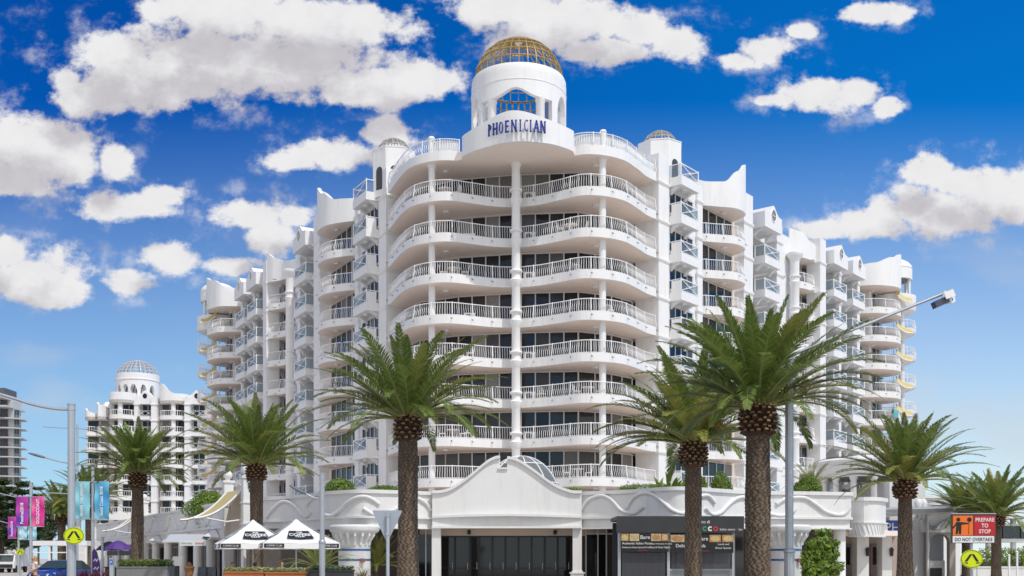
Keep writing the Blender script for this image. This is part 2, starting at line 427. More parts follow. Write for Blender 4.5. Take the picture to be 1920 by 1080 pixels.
# slender round columns and the ringed centre column
def round_column(x, y, r, z0, z1, name='column', cap=True):
    b = MB(); pr = [(r*1.15,z0),(r*1.15,z0+.15),(r,z0+.2),(r,z1-.35)]
    pr += [(r*1.2,z1-.3),(r*1.2,z1-.2),(r*1.35,z1-.12),(r*1.35,z1)] if cap else [(r,z1)]
    b.lathe(x, y, pr, 20); return put(name, b, WHITE, BLD, smooth=35)
cols = [round_column(-5.95, 79.25, .25, 4.4, 30.84), round_column(6.62, 77.95, .25, 4.4, 30.84)]
b = MB(); pr = [(.33,4.4)]
for k in range(1, 9):
    z = zf(k); pr += [(.31,z-.75),(.34,z-.7),(.46,z-.32),(.48,z-.22),(.35,z-.08),(.33,z+.12),(.33,z+.3),(.45,z+.34),(.49,z+.43),(.45,z+.52),(.33,z+.56)]
pr += [(.31,30.5),(.40,30.7),(.40,30.84)]
b.lathe(.30, 78.95, pr, 26); tag(put('column', b, WHITE, BLD, smooth=35), 'thick column with stacked collars at the middle of the bay')
# ---------------- solid core behind everything
core = [FL(52,-3.3), FL(-.6,-3.3)]+[(p[0],p[1]+.12) for p in GL]+[FR(-.6,-3.3), FR(49,-3.3), FR(49,-17), (2,112), FL(52,-17)]
b = MB(); b.prism(core, 0, ROOFZ-.02); put('wall', b, INNER, BLD)
b = MB()
roofp = [FL(52,-3.0), FL(0,-1.6)]+[(p[0],p[1]) for p in GL[1:-1]]+[FR(0,-1.6), FR(49,-3.0), FR(49,-17.2), (2,112.4), FL(52,-17.2)]
b.prism(roofp, ROOFZ-.56, ROOFZ-.01); put('roof', b, WHITE, BLD)
FROST = M('frosted_panel_white', (.72,.74,.76), .35)
# ---------------- roof storey over the bay: lobe with the name, rails, drum and dome
i0 = min(range(len(bay)), key=lambda i: abs(bay[i].x+3.55)); i1 = min(range(len(bay)), key=lambda i: abs(bay[i].x-4.15))
lobe = spline([(-3.6,78.0),(-3.45,77.3),(-2.2,76.0),(0.1,74.7),(2.4,75.0),(3.9,76.0),(4.4,76.6)], .25)
roof_edge = bay[:i0-1]+lobe+bay[i1+2:]
b = MB(); b.prism([(p.x,p.y) for p in roof_edge]+[(p[0],p[1]+.3) for p in GL][::-1], ROOFZ-.6, ROOFZ-.02)
rs = put('roof_balcony', b, SOFFIT, BLD)
for seg in (bay[:i0], bay[i1+1:]):
    f = MB(); f.strip([p+n*.006 for p, n in zip(seg, normals2(seg))], ROOFZ-.61, ROOFZ+.06, .12); put('fascia', f, WHITE, rs)
for seg in (bay[:i0], bay[i1+1:]):
    o = put('railing', rail_curvy([p-n*.12 for p, n in zip(seg, normals2(seg))]), WHITE2, rs); o.location.z += ROOFZ
    g_ = MB(); s2 = seg if seg[0].x > 0 else [q for q in seg if q.x < -8.3]; g_.strip([p-n*.22 for p, n in zip(s2, normals2(s2))], ROOFZ+.1, ROOFZ+.92, .03); put('frosted_panel', g_, FROST, rs)
    if seg[0].x < 0:
        g_ = MB(); s2 = [q for q in seg if q.x > -6.0]; g_.strip([p-n*.22 for p, n in zip(s2, normals2(s2))], ROOFZ+.1, ROOFZ+.92, .03); put('frosted_panel', g_, FROST, rs)
    
for (x, y) in ((-5.0,80.4),(6.2,79.2)): put('ceiling_light', soffit_lamp(x, y, ROOFZ-.73), WHITE2, rs, smooth=40)
for x, y in ((-5.95,78.75),(6.62,77.5)):
    b = MB(); b.lathe(x, y, [(.24,ROOFZ),(.24,ROOFZ+1.1),(.28,ROOFZ+1.14),(.2,ROOFZ+1.3),(0,ROOFZ+1.36)], 16); put('post', b, WHITE, BLD, smooth=40)
b = MB(); n = len(lobe)
zt = [32.25+.72*math.exp(-((i/(n-1)-.50)/.24)**2) for i in range(n)]
b.strip([p+q*.05 for p, q in zip(lobe, normals2(lobe))], ROOFZ-.62, 0, .35, ztop=zt); put('parapet', b, WHITE, BLD)
# the name in raised serif letters, each letter standing off the curved wall
STROKES = {'P': [((0,0),(0,1)),('arc',0,.74,.42,.26,90,-90)], 'H': [((0,0),(0,1)),((.6,0),(.6,1)),((0,.5),(.6,.5))],
 'O': [('arc',.34,.5,.34,.5,0,360)], 'E': [((0,0),(0,1)),((0,.95),(.5,.95)),((0,.52),(.4,.52)),((0,.05),(.52,.05))],
 'N': [((0,0),(0,1)),((0,1),(.62,0)),((.62,0),(.62,1))], 'I': [((.15,0),(.15,1))],
 'C': [('arc',.36,.5,.36,.5,50,310)], 'A': [((0,0),(.34,1)),((.34,1),(.68,0)),((.13,.36),(.55,.36))]}
WID = {'P':.5,'H':.62,'O':.7,'E':.55,'N':.66,'I':.3,'C':.56,'A':.7}
def letter_polys(ch):
    out = []; tw = .21
    for st in STROKES[ch]:
        if st[0] == 'arc':
            _, cx, cy, rx, ry, a0, a1 = st; m = 14
            for i in range(m):
                q = []
                for a, k in ((i,1),(i+1,1),(i+1,0),(i,0)):
                    t = R(a0+(a1-a0)*a/m); th = .06+.09*abs(math.cos(t))
                    q.append((cx+(rx-th*(1-k))*math.cos(t)*1.0, cy+(ry-(.09)*(1-k))*math.sin(t)))
                out.append(q)
        else:
            (x0,y0),(x1,y1) = st; d = Vector((x1-x0,y1-y0)).normalized(); w = tw if abs(d.y) > .5 else .12
            nx = Vector((-d.y,d.x))*w/2
            out.append([(x0-nx.x,y0-nx.y),(x1-nx.x,y1-nx.y),(x1+nx.x,y1+nx.y),(x0+nx.x,y0+nx.y)])
            if abs(d.y) > .5:
                for (x, y) in ((x0,y0),(x1,y1)):
                    if ch == 'A' and y == 1: continue
                    if ch == 'N' and abs(d.x) > .2: continue
                    yy0 = y if y < .5 else y-.07; out.append([(x-.15,yy0),(x+.15,yy0),(x+.15,yy0+.07),(x-.15,yy0+.07)])
    return out
def serif_word(word, path, z, h, span, tparam, m, parent, depth=.10, stand=.30):
    total = sum(WID[c]+.32 for c in word)-.32; sc = span/total
    x = 0; L = resample(path, .05); N = normals2(L); acc = [0]
    for a, c in zip(L, L[1:]): acc.append(acc[-1]+(c-a).length)
    s0 = acc[-1]*tparam-span/2
    for ch in word:
        mid = s0+(x+WID[ch]/2)*sc; i = min(range(len(acc)), key=lambda j: abs(acc[j]-mid))
        p = L[i]; nr = N[i]; tv = Vector((-nr.y, nr.x)); b = MB()
        for q in letter_polys(ch):
            prof = [(p.x+tv.x*(a-WID[ch]/2)*sc+nr.x*stand, p.y+tv.y*(a-WID[ch]/2)*sc+nr.y*stand, z+c*h) for a, c in q]
            b.slabx(prof, (0,0,0), (nr.x*depth, nr.y*depth, 0))
        o = put('letter', b, m, parent); x += WID[ch]+.32
serif_word('PHOENICIAN', lobe, 31.34, .82, 3.85, .535, BLUE, BLD)
# drum
BRONZE = M('weathered_bronze', (.42,.40,.36), .5, metal=.1, var=.2)
DX, DY, DR = .52, 81.6, 3.62
def drum(cx, cy, r, t, z0, z1, opens, n=144):
    b = MB(); dth = 2*math.pi/n
    def P(a, rr, z): return (cx+rr*math.sin(a), cy-rr*math.cos(a), z)
    for i in range(n):
        a0 = -math.pi+i*dth; a1 = a0+dth; am = (a0+a1)/2; spans = [((z0,z0),(z1,z1))]
        for (c, hw, fb, ft) in opens:
            if abs(am-c) < hw:
                spans = [((z0,z0),(fb(a0),fb(a1))), ((ft(a0),ft(a1)),(z1,z1))]
        for (l0,l1),(h0,h1) in spans:
            if h0-l0 < .01 and h1-l1 < .01: continue
            q = r-t
            b.hexa([P(a0,r,l0),P(a1,r,l1),P(a1,q,l1),P(a0,q,l0),P(a0,r,h0),P(a1,r,h1),P(a1,q,h1),P(a0,q,h0)])
    return b
def archfn(c, hw, zs, zt): return lambda a: zs+(zt-zs)*math.sqrt(max(0, 1-((a-c)/hw)**2))
cf = R(-4); bump = lambda a: 35.45+.62*math.exp(-((a-cf)/R(17))**2)
opens = [(cf, R(46), lambda a: 31.9, bump)]
for c in (64,-66,108,-108):
    cc = R(c); opens.append((cc, R(11), lambda a: 33.3, archfn(cc, R(11), 35.0, 36.2)))
bc = math.pi
opens.append((math.pi-.0, R(48), lambda a: 32.6, lambda a: 37.46)); opens.append((-math.pi, R(48), lambda a: 32.6, lambda a: 37.46))
dr = put('drum', drum(DX, DY, DR, .38, ROOFZ, 37.45, opens), WHITE, BLD)
b = MB(); b.lathe(DX, DY, [(DR-.40,37.44),(DR-.02,37.44),(DR-.02,37.75),(DR-.10,37.95),(DR-.25,38.02),(DR-.40,38.0),(DR-.40,37.44)], 72, R(142), R(398)); put('drum_rim', b, WHITE, dr, smooth=35)
b = MB(); b.lathe(DX, DY, [(DR-.01,36.68),(DR+.03,36.70),(DR+.03,36.76),(DR-.01,36.78)], 72, R(142), R(398)); put('string_course', b, WHITE, dr, smooth=35)
b = MB()
for i in range(13):
    a = math.pi+R(48)*(i/6-1); b.bar((DX+3.45*math.sin(a), DY-3.45*math.cos(a), 32.5), (DX+3.45*math.sin(a), DY-3.45*math.cos(a), 38.0), .07, .12)
for i in range(9):
    z = 32.7+.65*i; b.tube([(DX+3.45*math.sin(math.pi+R(4)*j), DY-3.45*math.cos(math.pi+R(4)*j), z) for j in range(-12,13)], .04, 4)
put('grille', b, GOLD, dr)
for a in (R(-38), R(29)):
    b = MB(); b.lathe(DX+3.25*math.sin(a), DY-3.25*math.cos(a), [(.32,31.6),(.32,35.2),(.38,35.3),(.38,35.6)], 20); put('drum_column', b, WHITE, dr, smooth=35)
def lattice(cx, cy, z0, r, h, nm, npar, w, dep, mat2=True, tilt=0):
    b = MB()
    def P(a, e, k=0): return Vector((cx+(r-k)*math.cos(e)*math.sin(a), cy-(r-k)*math.cos(e)*math.cos(a), z0+(h-k)*math.sin(e)))
    es = [R(90)*i/(npar+1) for i in range(npar+1)]
    for i in range(nm):
        a = 2*math.pi*i/nm; m = 12; top = R(84)
        for j in range(m):
            e0, e1 = top*j/m, top*(j+1)/m; t = Vector((math.cos(a), math.sin(a), 0))*w/2
            p0, p1, q0, q1 = P(a,e0), P(a,e1), P(a,e0,dep), P(a,e1,dep)
            b.hexa([p0-t,p0+t,q0+t,q0-t,p1-t,p1+t,q1+t,q1-t])
    for e in es+[R(84)]:
        m = nm*2
        for j in range(m):
            a0, a1 = 2*math.pi*j/m, 2*math.pi*(j+1)/m; t = Vector((0,0,w/2))
            p0, p1, q0, q1 = P(a0,e), P(a1,e), P(a0,e,dep), P(a1,e,dep)
            b.hexa([p0-t,p1-t,q1-t,q0-t,p0+t,p1+t,q1+t,q0+t])
    return b
put('lattice_dome', lattice(DX, DY, 37.95, 3.40, 3.15, 32, 6, .055, .10), GOLD, BLD)

# ---------------- one wing, in its own frame: s runs along the wall, n out of it
def x_panel(b, F, s0, s1, n0, n1, zb, zt):
    A = (*F(s0,n0), zb); B = (*F(s1,n1), zb); Cc = (*F(s1,n1), zt); D = (*F(s0,n0), zt)
    b.bar(A, Cc, .05); b.bar(B, D, .05)
    mid = (Vector(A)+Vector(Cc))/2; b.bar(mid-Vector((0,0,.09)), mid+Vector((0,0,.09)), .16, .06)
    for p, q in ((A,D),(B,Cc)): b.bar(p, (q[0],q[1],q[2]+.08), .075)
    b.bar(D, Cc, .07, .06); b.bar(A, B, .05, .05)
def box_balcony(F, s0, s1, nin, solid, k, name='box_balcony', wall_back=-3.25, topless=False):
    b = MB(); b.fbox(F, s0, wall_back if not solid else nin, -.62, s1, 0., .05)
    if solid: b.fbox(F, s0+.002, nin+.3, .05, s0+.13, -.10, .93)
    # curved corbel under the box
    for s in (s0+.35, s1-.35):
        prof = [(*F(s-.12, q), z) for q, z in ((nin-.05,-.62),(-.35,-.62),(-.55,-.72),(nin+.25,-.95),(nin+.1,-1.15),(nin-.05,-1.15))]
        d = Vector((*F(.24,0),0))-Vector((*F(0,0),0)); b.slabx(prof, (0,0,0), d)
    o = put(name, b, WHITE, BLD, k)
    r = MB(); x_panel(r, F, s0+.05, s1-.05, -.06, -.06, .12, 1.02)
    r.bar((*F(s0+.05,-.06),1.02), (*F(s0+.05,nin),1.02), .06); r.bar((*F(s0+.05,nin),.05), (*F(s0+.05,nin),1.1), .07)
    r.bar((*F(s1-.05,-.06),1.02), (*F(s1-.05,nin),1.02), .06); r.bar((*F(s1-.05,nin),.05), (*F(s1-.05,nin),1.1), .07)
    if solid: r.bar((*F(s0+.05,nin+.35),.9), (*F(s0+.05,nin+.35),1.02), .05)
    sub = [put('railing', r, WHITE2, o)]
    g = MB()
    def pane(a, c): g.hexa([(*F(a[0],a[1]),.12),(*F(c[0],c[1]),.12),(*F(c[0]+.01,c[1]+.01),.12),(*F(a[0]+.01,a[1]+.01),.12),(*F(a[0],a[1]),.98),(*F(c[0],c[1]),.98),(*F(c[0]+.01,c[1]+.01),.98),(*F(a[0]+.01,a[1]+.01),.98)])
    pane((s0+.1,-.11),(s1-.1,-.11)); pane((s1-.10,-.12),(s1-.10,nin))
    if not solid: pane((s0+.10,-.12),(s0+.10,nin))
    sub.append(put('glass_panel', g, RAILGL, o))
    c = F((s0+s1)/2, -.6); sub.append(put('ceiling_light', soffit_lamp(c[0], c[1], -.74), WHITE2, o, smooth=40))
    return o, sub
def curved_balcony(F, pts, sg, k, name='curved_balcony'):
    path = spline([F(*p) for p in pts], .2); 
    b = MB(); b.prism([(p.x,p.y) for p in path]+[F(pts[-1][0],-3.25), F(pts[0][0],-3.25)], -.55, .05)
    o = put(name, b, SOFFIT, BLD, k)
    N = [n*sg for n in normals2(path)]
    f = MB(); f.strip([p+n*.006 for p, n in zip(path, N)], -.56, .062, .12, out=sg)
    spouts(f, path, sg); sub = [put('fascia', f, [WHITE, DRK], o)]
    sub.append(put('railing', rail_curvy([p-n*.12 for p, n in zip(path, N)], sg), WHITE2, o))
    m = sum((p[0] for p in pts))/len(pts); c = F(m, -.8); sub.append(put('ceiling_light', soffit_lamp(c[0], c[1], -.68), WHITE2, o, smooth=40))
    return o, sub, path
def window_panel(F, s0, s1, n, sg, ks, pane=1.15, z=0.06, h=2.25, sub_r=True):
    for k in ks:
        P = [F(s0,n), F(s1,n)]
        if sg < 0: P = P[::-1]
        g, f = glazing(P, h, pane, z, .05, .07)
        w = put('window', g, [DARKGL, BLIND, CURT], BLD, k, recalc=False); put('window_frame', f, FRAME, w)
def pier(F, s0, s1, n0, n1, z1):
    b = MB(); b.fbox(F, s0, n0, 0, s1, n1, z1)
    for k in range(1, 10):
        z = zf(k)-.62; b.fbox(F, s0-.09, n0, z, s1+.09, n1+.09, z+.14); b.fbox(F, s0-.05, n0, z-.1, s1+.05, n1+.05, z)
    put('pier', b, WHITE, BLD)
def gable_cap(F, s0, s1, z0=31.0):
    """box over a stack of square balconies, bell-shaped in front with a round window"""
    c = (s0+s1)/2; w = (s1-s0)/2+.12; prof = [(-w,0),(-w,1.35)]
    prof += [(x*w, 1.35+.85*math.exp(-(x/.42)**2)) for x in (-.9,-.75,-.6,-.45,-.3,-.15,0,.15,.3,.45,.6,.75,.9)]+[(w,1.35),(w,0)]
    b = MB(); P = [(*F(c+a, .06), z0+z) for a, z in prof]
    d = Vector((*F(0,-3.3),0))-Vector((*F(0,0),0)); b.slabx(P, (0,0,0), d)
    for s in (s0+.35, s1-.35):
        pf = [(*F(s-.12, q), z0+z) for q, z in ((-1.3,0),(-.4,0),(-.6,-.12),(-1.0,-.3),(-1.15,-.55),(-1.3,-.55))]
        b.slabx(pf, (0,0,0), Vector((*F(.24,0),0))-Vector((*F(0,0),0)))
    o = put('roof_gable', b, WHITE, BLD)
    g = MB(); rows = []
    ring = [(math.cos(2*math.pi*i/24), math.sin(2*math.pi*i/24)) for i in range(24)]
    g.poly([(*F(c+.40*x, .075), z0+1.28+.55*y) for x, y in ring]); rw = put('round_window', g, DARKGL, o)
    g = MB(); g.tube([(*F(c+.42*x, .08), z0+1.28+.57*y) for x, y in ring+ring[:1]], .05, 6)
    g.bar((*F(c,.09),z0+.72),(*F(c,.09),z0+1.84), .05); g.bar((*F(c-.4,.09),z0+1.28),(*F(c+.4,.09),z0+1.28), .05)
    put('window_frame', g, WHITE, rw)
def canopy(F, path, pts, sg, zs):
    b = MB(); n = len(path); N = [q*sg for q in normals2(path)]
    L = spline([(z, 0) for z in zs], .001) if False else None
    zt = []
    for i in range(n):
        x = i/(n-1)*(len(zs)-1); j = min(int(x), len(zs)-2); t = x-j; t = t*t*(3-2*t); zt.append(zs[j]*(1-t)+zs[j+1]*t)
    b.strip([p+q*.05 for p, q in zip(path, N)], ROOFZ-.6, 0, .3, out=sg, ztop=zt)
    o = put('roof_parapet', b, WHITE, BLD, smooth=30)
    b = MB(); b.prism([(p.x-q.x*.05,p.y-q.y*.05) for p, q in zip(path, N)]+[F(pts[-1][0],-3.25), F(pts[0][0],-3.25)], ROOFZ-.585, ROOFZ+.1)
    put('soffit', b, SOFFIT, o)
    m = sum((p[0] for p in pts))/len(pts); c = F(m, -.8); put('ceiling_light', soffit_lamp(c[0], c[1], ROOFZ-.72), WHITE2, o, smooth=40)
K8 = list(range(1, 9))
def floors(o, sub, ks, k0): 
    for k in ks:
        if k != k0: floor_copy(o, sub, 3*(k-k0))
def wing(F, sg, d):
    # end pier beside the bay and the shallow wall with four windows behind the first boxes
    pier(F, -1.6, -.05, -3.2, -1.08, 33.0)
    b = MB(); b.fbox(F, -.06, -3.2, 0, 4.9, -1.2, ROOFZ+.02); put('wall_bay', b, WHITE, BLD)
    window_panel(F, .1, 3.75, -1.195, sg, range(0, 9), .92, .35, 1.75)
    for k in K8:
        b = MB(); b.fbox(F, .0, -1.2, zf(k)+.2, 3.85, -1.05, zf(k)+.33); n = 8
        P = [(*F(-.02+3.9*i/n, -1.19), zf(k)+2.13+.22*math.sin(math.pi*i/n)) for i in range(n+1)]
        put('window_sill', b, WHITE, BLD); b = MB(); b.tube(P, .08, 6); put('window_hood', b, WHITE, BLD)
    o, s = box_balcony(F, 0, d['b0'], -1.2, True, 1, 'panelled_balcony'); floors(o, s, K8, 1)
    o, s = box_balcony(F, 0, d['b0'], -1.2, False, 9, 'roof_box_balcony', wall_back=-1.2)
    pier(F, 4.3, 5.15, -3.2, -1.0, 32.2)
    # first stack of curved balconies
    o, s, p = curved_balcony(F, d['c1'], sg, 1); floors(o, s, K8, 1); canopy(F, p, d['c1'], sg, d['z1'])
    a, e = d['c1'][0][0]+.3, d['c1'][-1][0]-.3
    b = MB(); b.fbox(F, 4.9, -3.2, 0, d['p1'][0]+.1, -1.42, ROOFZ-.5); put('wall_bay', b, INNER, BLD)
    window_panel(F, a-.1, e-.1, -1.41, sg, range(0, 9), 1.3)
    pier(F, d['p1'][0], d['p1'][1], -3.2, -.55, 33.4)
    # X-railed box, its gable cap
    o, s = box_balcony(F, d['b2'][0], d['b2'][1], -1.0, False, 1); floors(o, s, K8, 1); gable_cap(F, d['b2'][0], d['b2'][1])
    window_panel(F, d['b2'][0]+.2, d['b2'][1]-.1, -3.24, sg, range(0, 9), 1.1)
    pier(F, d['p2'][0], d['p2'][1], -3.2, -.9, 32.4)
    # cleft with scalloped ledges and the tall round column
    b = MB(); b.fbox(F, d['p2'][1]-.1, -3.2, 0, d['col'][0]+.6, -2.1, 32.6); put('wall_recess', b, WHITE, BLD)
    for k in K8:
        c = F(d['p2'][1]+.9, -2.1); b = MB()
        b.lathe(c[0], c[1], [(0,zf(k)-.5),(.75,zf(k)-.5),(1.0,zf(k)-.3),(1.0,zf(k)+.0),(.94,zf(k)+.06),(.94,zf(k)+.85),(.86,zf(k)+.85),(.86,zf(k)+.02),(0,zf(k)+.02)], 20); put('ledge', b, WHITE, BLD, smooth=30)
    c = F(*d['col']); pr = [(.44,0)]
    for k in range(1, 9): z = zf(k); pr += [(.42,z-.6),(.52,z-.42),(.52,z-.3),(.44,z-.2),(.44,z+.1),(.54,z+.16),(.54,z+.28),(.43,z+.34)]
    pr += [(.42,29.9),(.48,30.2),(.74,30.55),(.78,30.7),(.78,30.85),(.70,30.9),(0,30.9)]
    b = MB(); b.lathe(c[0], c[1], pr, 24); put('column', b, WHITE, BLD, smooth=35)
    # second curved stack, set further back
    o, s, p = curved_balcony(F, d['c3'], sg, 1); floors(o, s, K8, 1); canopy(F, p, d['c3'], sg, d['z3'])
    window_panel(F, d['c3'][0][0]+.6, d['c3'][-1][0]+.3, -2.6, sg, range(0, 9), 1.25)
    b = MB(); b.fbox(F, d['col'][0]+.5, -3.2, 0, d['p3'][1], -2.62, ROOFZ-.5); put('wall_bay', b, INNER, BLD)
    pier(F, d['p3'][0], d['p3'][1], -2.0, -.6, 33.2)
    for q in ('b4', 'b5'):
        o, s = box_balcony(F, d[q][0], d[q][1], -1.0, False, 1); floors(o, s, K8, 1); gable_cap(F, d[q][0], d[q][1])
        window_panel(F, d[q][0]+.2, d[q][1]-.2, -3.24, sg, range(0, 9), 1.1)
    pier(F, d['b4'][1]+.1, d['b4'][1]+.75, -3.2, -.9, 32.0); pier(F, d['b5'][1]+.1, d['b5'][1]+.9, -3.2, -.9, 32.4)
    # last curved stack at the end of the wing
    o, s, p = curved_balcony(F, d['c6'], sg, 1); floors(o, s, K8, 1); canopy(F, p, d['c6'], sg, d['z6'])
    window_panel(F, d['c6'][0][0]+.9, d['c6'][0][0]+2.5, -1.8, sg, range(0, 9), 1.2)
    b = MB(); b.fbox(F, d['c6'][0][0]+2.6, -3.2, 0, d['c6'][-1][0]-.3, -1.0, ROOFZ-.5); put('wall_bay', b, WHITE, BLD)
    window_panel(F, d['c6'][0][0]+3.2, d['c6'][0][0]+5.8, -.99, sg, range(0, 9), 1.1)
    # rounded end tower, half a storey off
    x, y = d['tc']; r = d['tr']
    bb = MB(); bb.lathe(x, y, [(0,-.7),(r-.9,-.65),(r-.12,-.35),(r,-.1),(r,.05),(0,.05)], 40)
    o = put('corner_balcony', bb, WHITE, BLD, smooth=40); o.location.z += zf(1)+1.4
    cp = [Vector((x+(r-.1)*math.cos(t), y+(r-.1)*math.sin(t))) for t in [2*math.pi*i/60 for i in range(61)]]
    sub = [put('railing', rail_curvy(cp, 1, .24), WHITE2, o)]
    floors(o, sub, range(1, 8), 1)
    bb = MB(); bb.lathe(x, y, [(0,-.7),(r-.9,-.65),(r-.12,-.35),(r,-.1),(r,1.35),(r-.15,1.4),(r-.25,1.35),(r-.25,.05),(0,.05)], 40)
    o = put('corner_balcony', bb, WHITE, BLD, smooth=40); o.location.z += zf(8)+.9
    q = F(*d['tcol']); bb = MB(); bb.lathe(q[0], q[1], [(.30,0),(.30,29.5)], 16); put('column', bb, WHITE, BLD, smooth=40)
    bb = MB(); r2 = r-.4
    bb.lathe(x, y, [(r2-.3,32.5),(r2,32.5),(r2,33.7),(r2+.05,33.75)]+[(r2*math.cos(R(e)),33.75+1.2*math.sin(R(e))) for e in (0,10,20,35,50,65,80,90)], 40); put('cupola', bb, WHITE, BLD, smooth=40)
    for i in range(7):
        t = 2*math.pi*i/7+.3; bb = MB(); bb.lathe(x+(r2-.3)*math.cos(t), y+(r2-.3)*math.sin(t), [(.17,29.6),(.17,32.6)], 14); put('cupola_column', bb, WHITE, BLD, smooth=40)
    # canvas shades slung between the last balconies and the tower
    for k in range(1, 9):
        zq = zf(k)+.5 if k < 8 else zf(8)+.9; A = Vector((*d['sa'], zq+1.75)); B = Vector((*d['sb'], zq+.75)); rows = []
        for i in range(11):
            t = i/10; p = A.lerp(B, t)-Vector((0,0,.28*math.sin(math.pi*t))); q = p-Vector((0,.55,.80*(1-.35*t))); rows.append([p, p.lerp(q,.5)-Vector((0,-.08,0)), q])
        bb = MB(); bb.grid(rows); o = put('sun_shade', bb, YELLOW, BLD, smooth=60, recalc=False)
        bb = MB(); bb.tube([r_[2] for r_ in rows], .05, 5); put('shade_rail', bb, WHITE2, o)
wing(FR, 1, dict(b0=2.8, c1=[(5.2,-2.4),(5.6,-1.3),(6.5,-.6),(7.8,.4),(9.0,.6),(10.2,.25),(10.9,-.9),(11.3,-2.2)], z1=[33.2,32.8,32.9,34.0,35.0,34.9,34.2],
  p1=(11.6,13.3), b2=(14.55,17.7), p2=(18.8,20.0), col=(23.7,-1.35), c3=[(24.3,-2.2),(25.3,-1.35),(26.9,-1.05),(28.0,-1.15),(28.9,-1.6)], z3=[33.6,33.3,32.6,32.5,33.3],
  p3=(27.9,29.3), b4=(29.9,33.2), b5=(34.8,38.1), c6=[(39.3,-1.4),(39.6,-.5),(40.3,.6),(41.5,1.45),(42.4,1.82),(43.7,1.8),(45.2,1.0),(46.0,-.5)], z6=[33.0,33.2,33.9,34.5,34.8,34.6],
  tc=(42.55,119.2), tr=2.45, tcol=(46.0,1.1), sa=(41.9,116.6), sb=(43.6,116.5)))
wing(FL, -1, dict(b0=3.0, c1=[(5.2,-2.4),(5.9,-1.3),(6.7,-.5),(8.2,.4),(10.0,.55),(11.3,.1),(12.0,-.9),(12.4,-2.2)], z1=[33.1,32.8,32.9,33.8,34.8,34.9,34.3],
  p1=(12.9,14.6), b2=(15.35,18.8), p2=(19.6,20.6), col=(24.3,-1.35), c3=[(25.0,-2.4),(26.5,-2.0),(28.1,-1.7),(29.2,-1.0),(30.0,-.7)], z3=[32.4,32.5,32.7,33.2,33.9],
  p3=(30.0,31.3), b4=(31.8,35.4), b5=(36.7,40.3), c6=[(41.7,-1.8),(42.1,-.5),(42.9,.95),(44.2,1.55),(45.8,1.85),(47.2,1.3),(48.4,.1),(48.9,-1.4)], z6=[32.6,33.0,34.0,34.7,34.4,34.0],
  tc=(-35.6,129.4), tr=2.5, tcol=(49.0,.3), sa=(-35.0,126.6), sb=(-36.9,126.7)))
# little octagon towers with lattice domes over both ends of the bay
def turret(cx, cy, r, z1, rd, ar):
    b = MB(); P = [(cx+r*math.cos(R(22.5+45*i+ar)), cy+r*math.sin(R(22.5+45*i+ar))) for i in range(8)]
    b.prism(P, ROOFZ-.4, z1); b.prism([(cx+(x-cx)*1.02, cy+(y-cy)*1.02) for x, y in P], z1-.0, z1+.08)
    o = put('turret', b, WHITE, BLD)
    put('lattice_dome', lattice(cx, cy, z1+.08, rd, rd*.86, 16, 3, .045, .07), BRONZE, o)
    for i in (4, 5, 6, 7):
        a = R(45*i+ar); fc = Vector((math.cos(a), math.sin(a))); t = Vector((-fc.y, fc.x)); ap = r*math.cos(R(22.5))+.012
        p = Vector((cx,cy))+fc*ap; g = MB(); pts = [(-.34,0),(.34,0)]+[(.34*math.cos(R(q)), 1.5+.36*math.sin(R(q))) for q in range(0,181,20)]
        g.poly([(p.x+t.x*x, p.y+t.y*x, ROOFZ+.15+z) for x, z in pts]); put('arched_opening', g, BLIND, o)
turret(11.95, 86.3, 1.85, 34.85, 1.38, -8); turret(-9.75, 88.0, 1.85, 34.9, 1.38, 8)
# ================================================================== PODIUM IN FRONT
POD = thing('podium_building', 'low white podium with raised wave mouldings and a bell-shaped gable over glass doors', 'building', (0,60,0), world=True)
def pxpath(pts, step=.3): return spline([((px-960)/FPX*d, d) for px, d in pts], step)
def on_path(path, px):
    t = (px-960)/FPX
    for a, b in zip(path, path[1:]):
        fa = a.x-t*a.y; fb = b.x-t*b.y
        if fa*fb <= 0 and abs(fa-fb) > 1e-9:
            k = fa/(fa-fb); p = a.lerp(b, k); d = (b-a).normalized(); return p, Vector((d.y,-d.x))
    p = path[0] if abs(path[0].x-t*path[0].y) < abs(path[-1].x-t*path[-1].y) else path[-1]
    return p, Vector((0,-1))
def wave(path, pts, parent, m, r=.115, lift=.04):
    P = []
    for px, y in pts:
        p, n = on_path(path, px); P.append(Vector((p.x+n.x*lift, p.y+n.y*lift, zz(y, p.y))))
    b = MB(); b.tube(spline(P, .12), r, 7); return b.build('wave_moulding', m, parent, smooth=60)
PL = pxpath([(490,68),(497,65.4),(537,64),(578,62),(606,60),(640,58.8),(681,58.1),(740,58.7),(812,60)])
PR = pxpath([(1090,60),(1180,58.2),(1270,55.7),(1345,57.4),(1400,59),(1480,59.6),(1540,60),(1596,60.4)])
PR += [Vector((19.35,61.0)), Vector((19.3,63.5))]
PT = 5.35
for path in (PL, PR):
    N = normals2(path)
    b = MB(); b.strip(path, 3.9, PT-.2, .35); put('parapet', b, PODW, POD, smooth=30)
    b = MB(); b.strip([p+n*.12 for p, n in zip(path, N)], PT-.2, PT, .5); put('cornice', b, PODW, POD, smooth=30)
    b = MB(); b.strip([p+n*.10 for p, n in zip(path, N)], 3.80, 3.92, .45); put('ledge', b, PODW, POD, smooth=30)
    b = MB(); b.strip([p-n*.08 for p, n in zip(path, N)], 3.3, 3.8, .3); put('fascia', b, PODW, POD, smooth=30)
    b = MB(); b.strip([p+n*.04 for p, n in zip(path, N)], 3.24, 3.32, .35); put('ledge', b, PODW, POD, smooth=30)
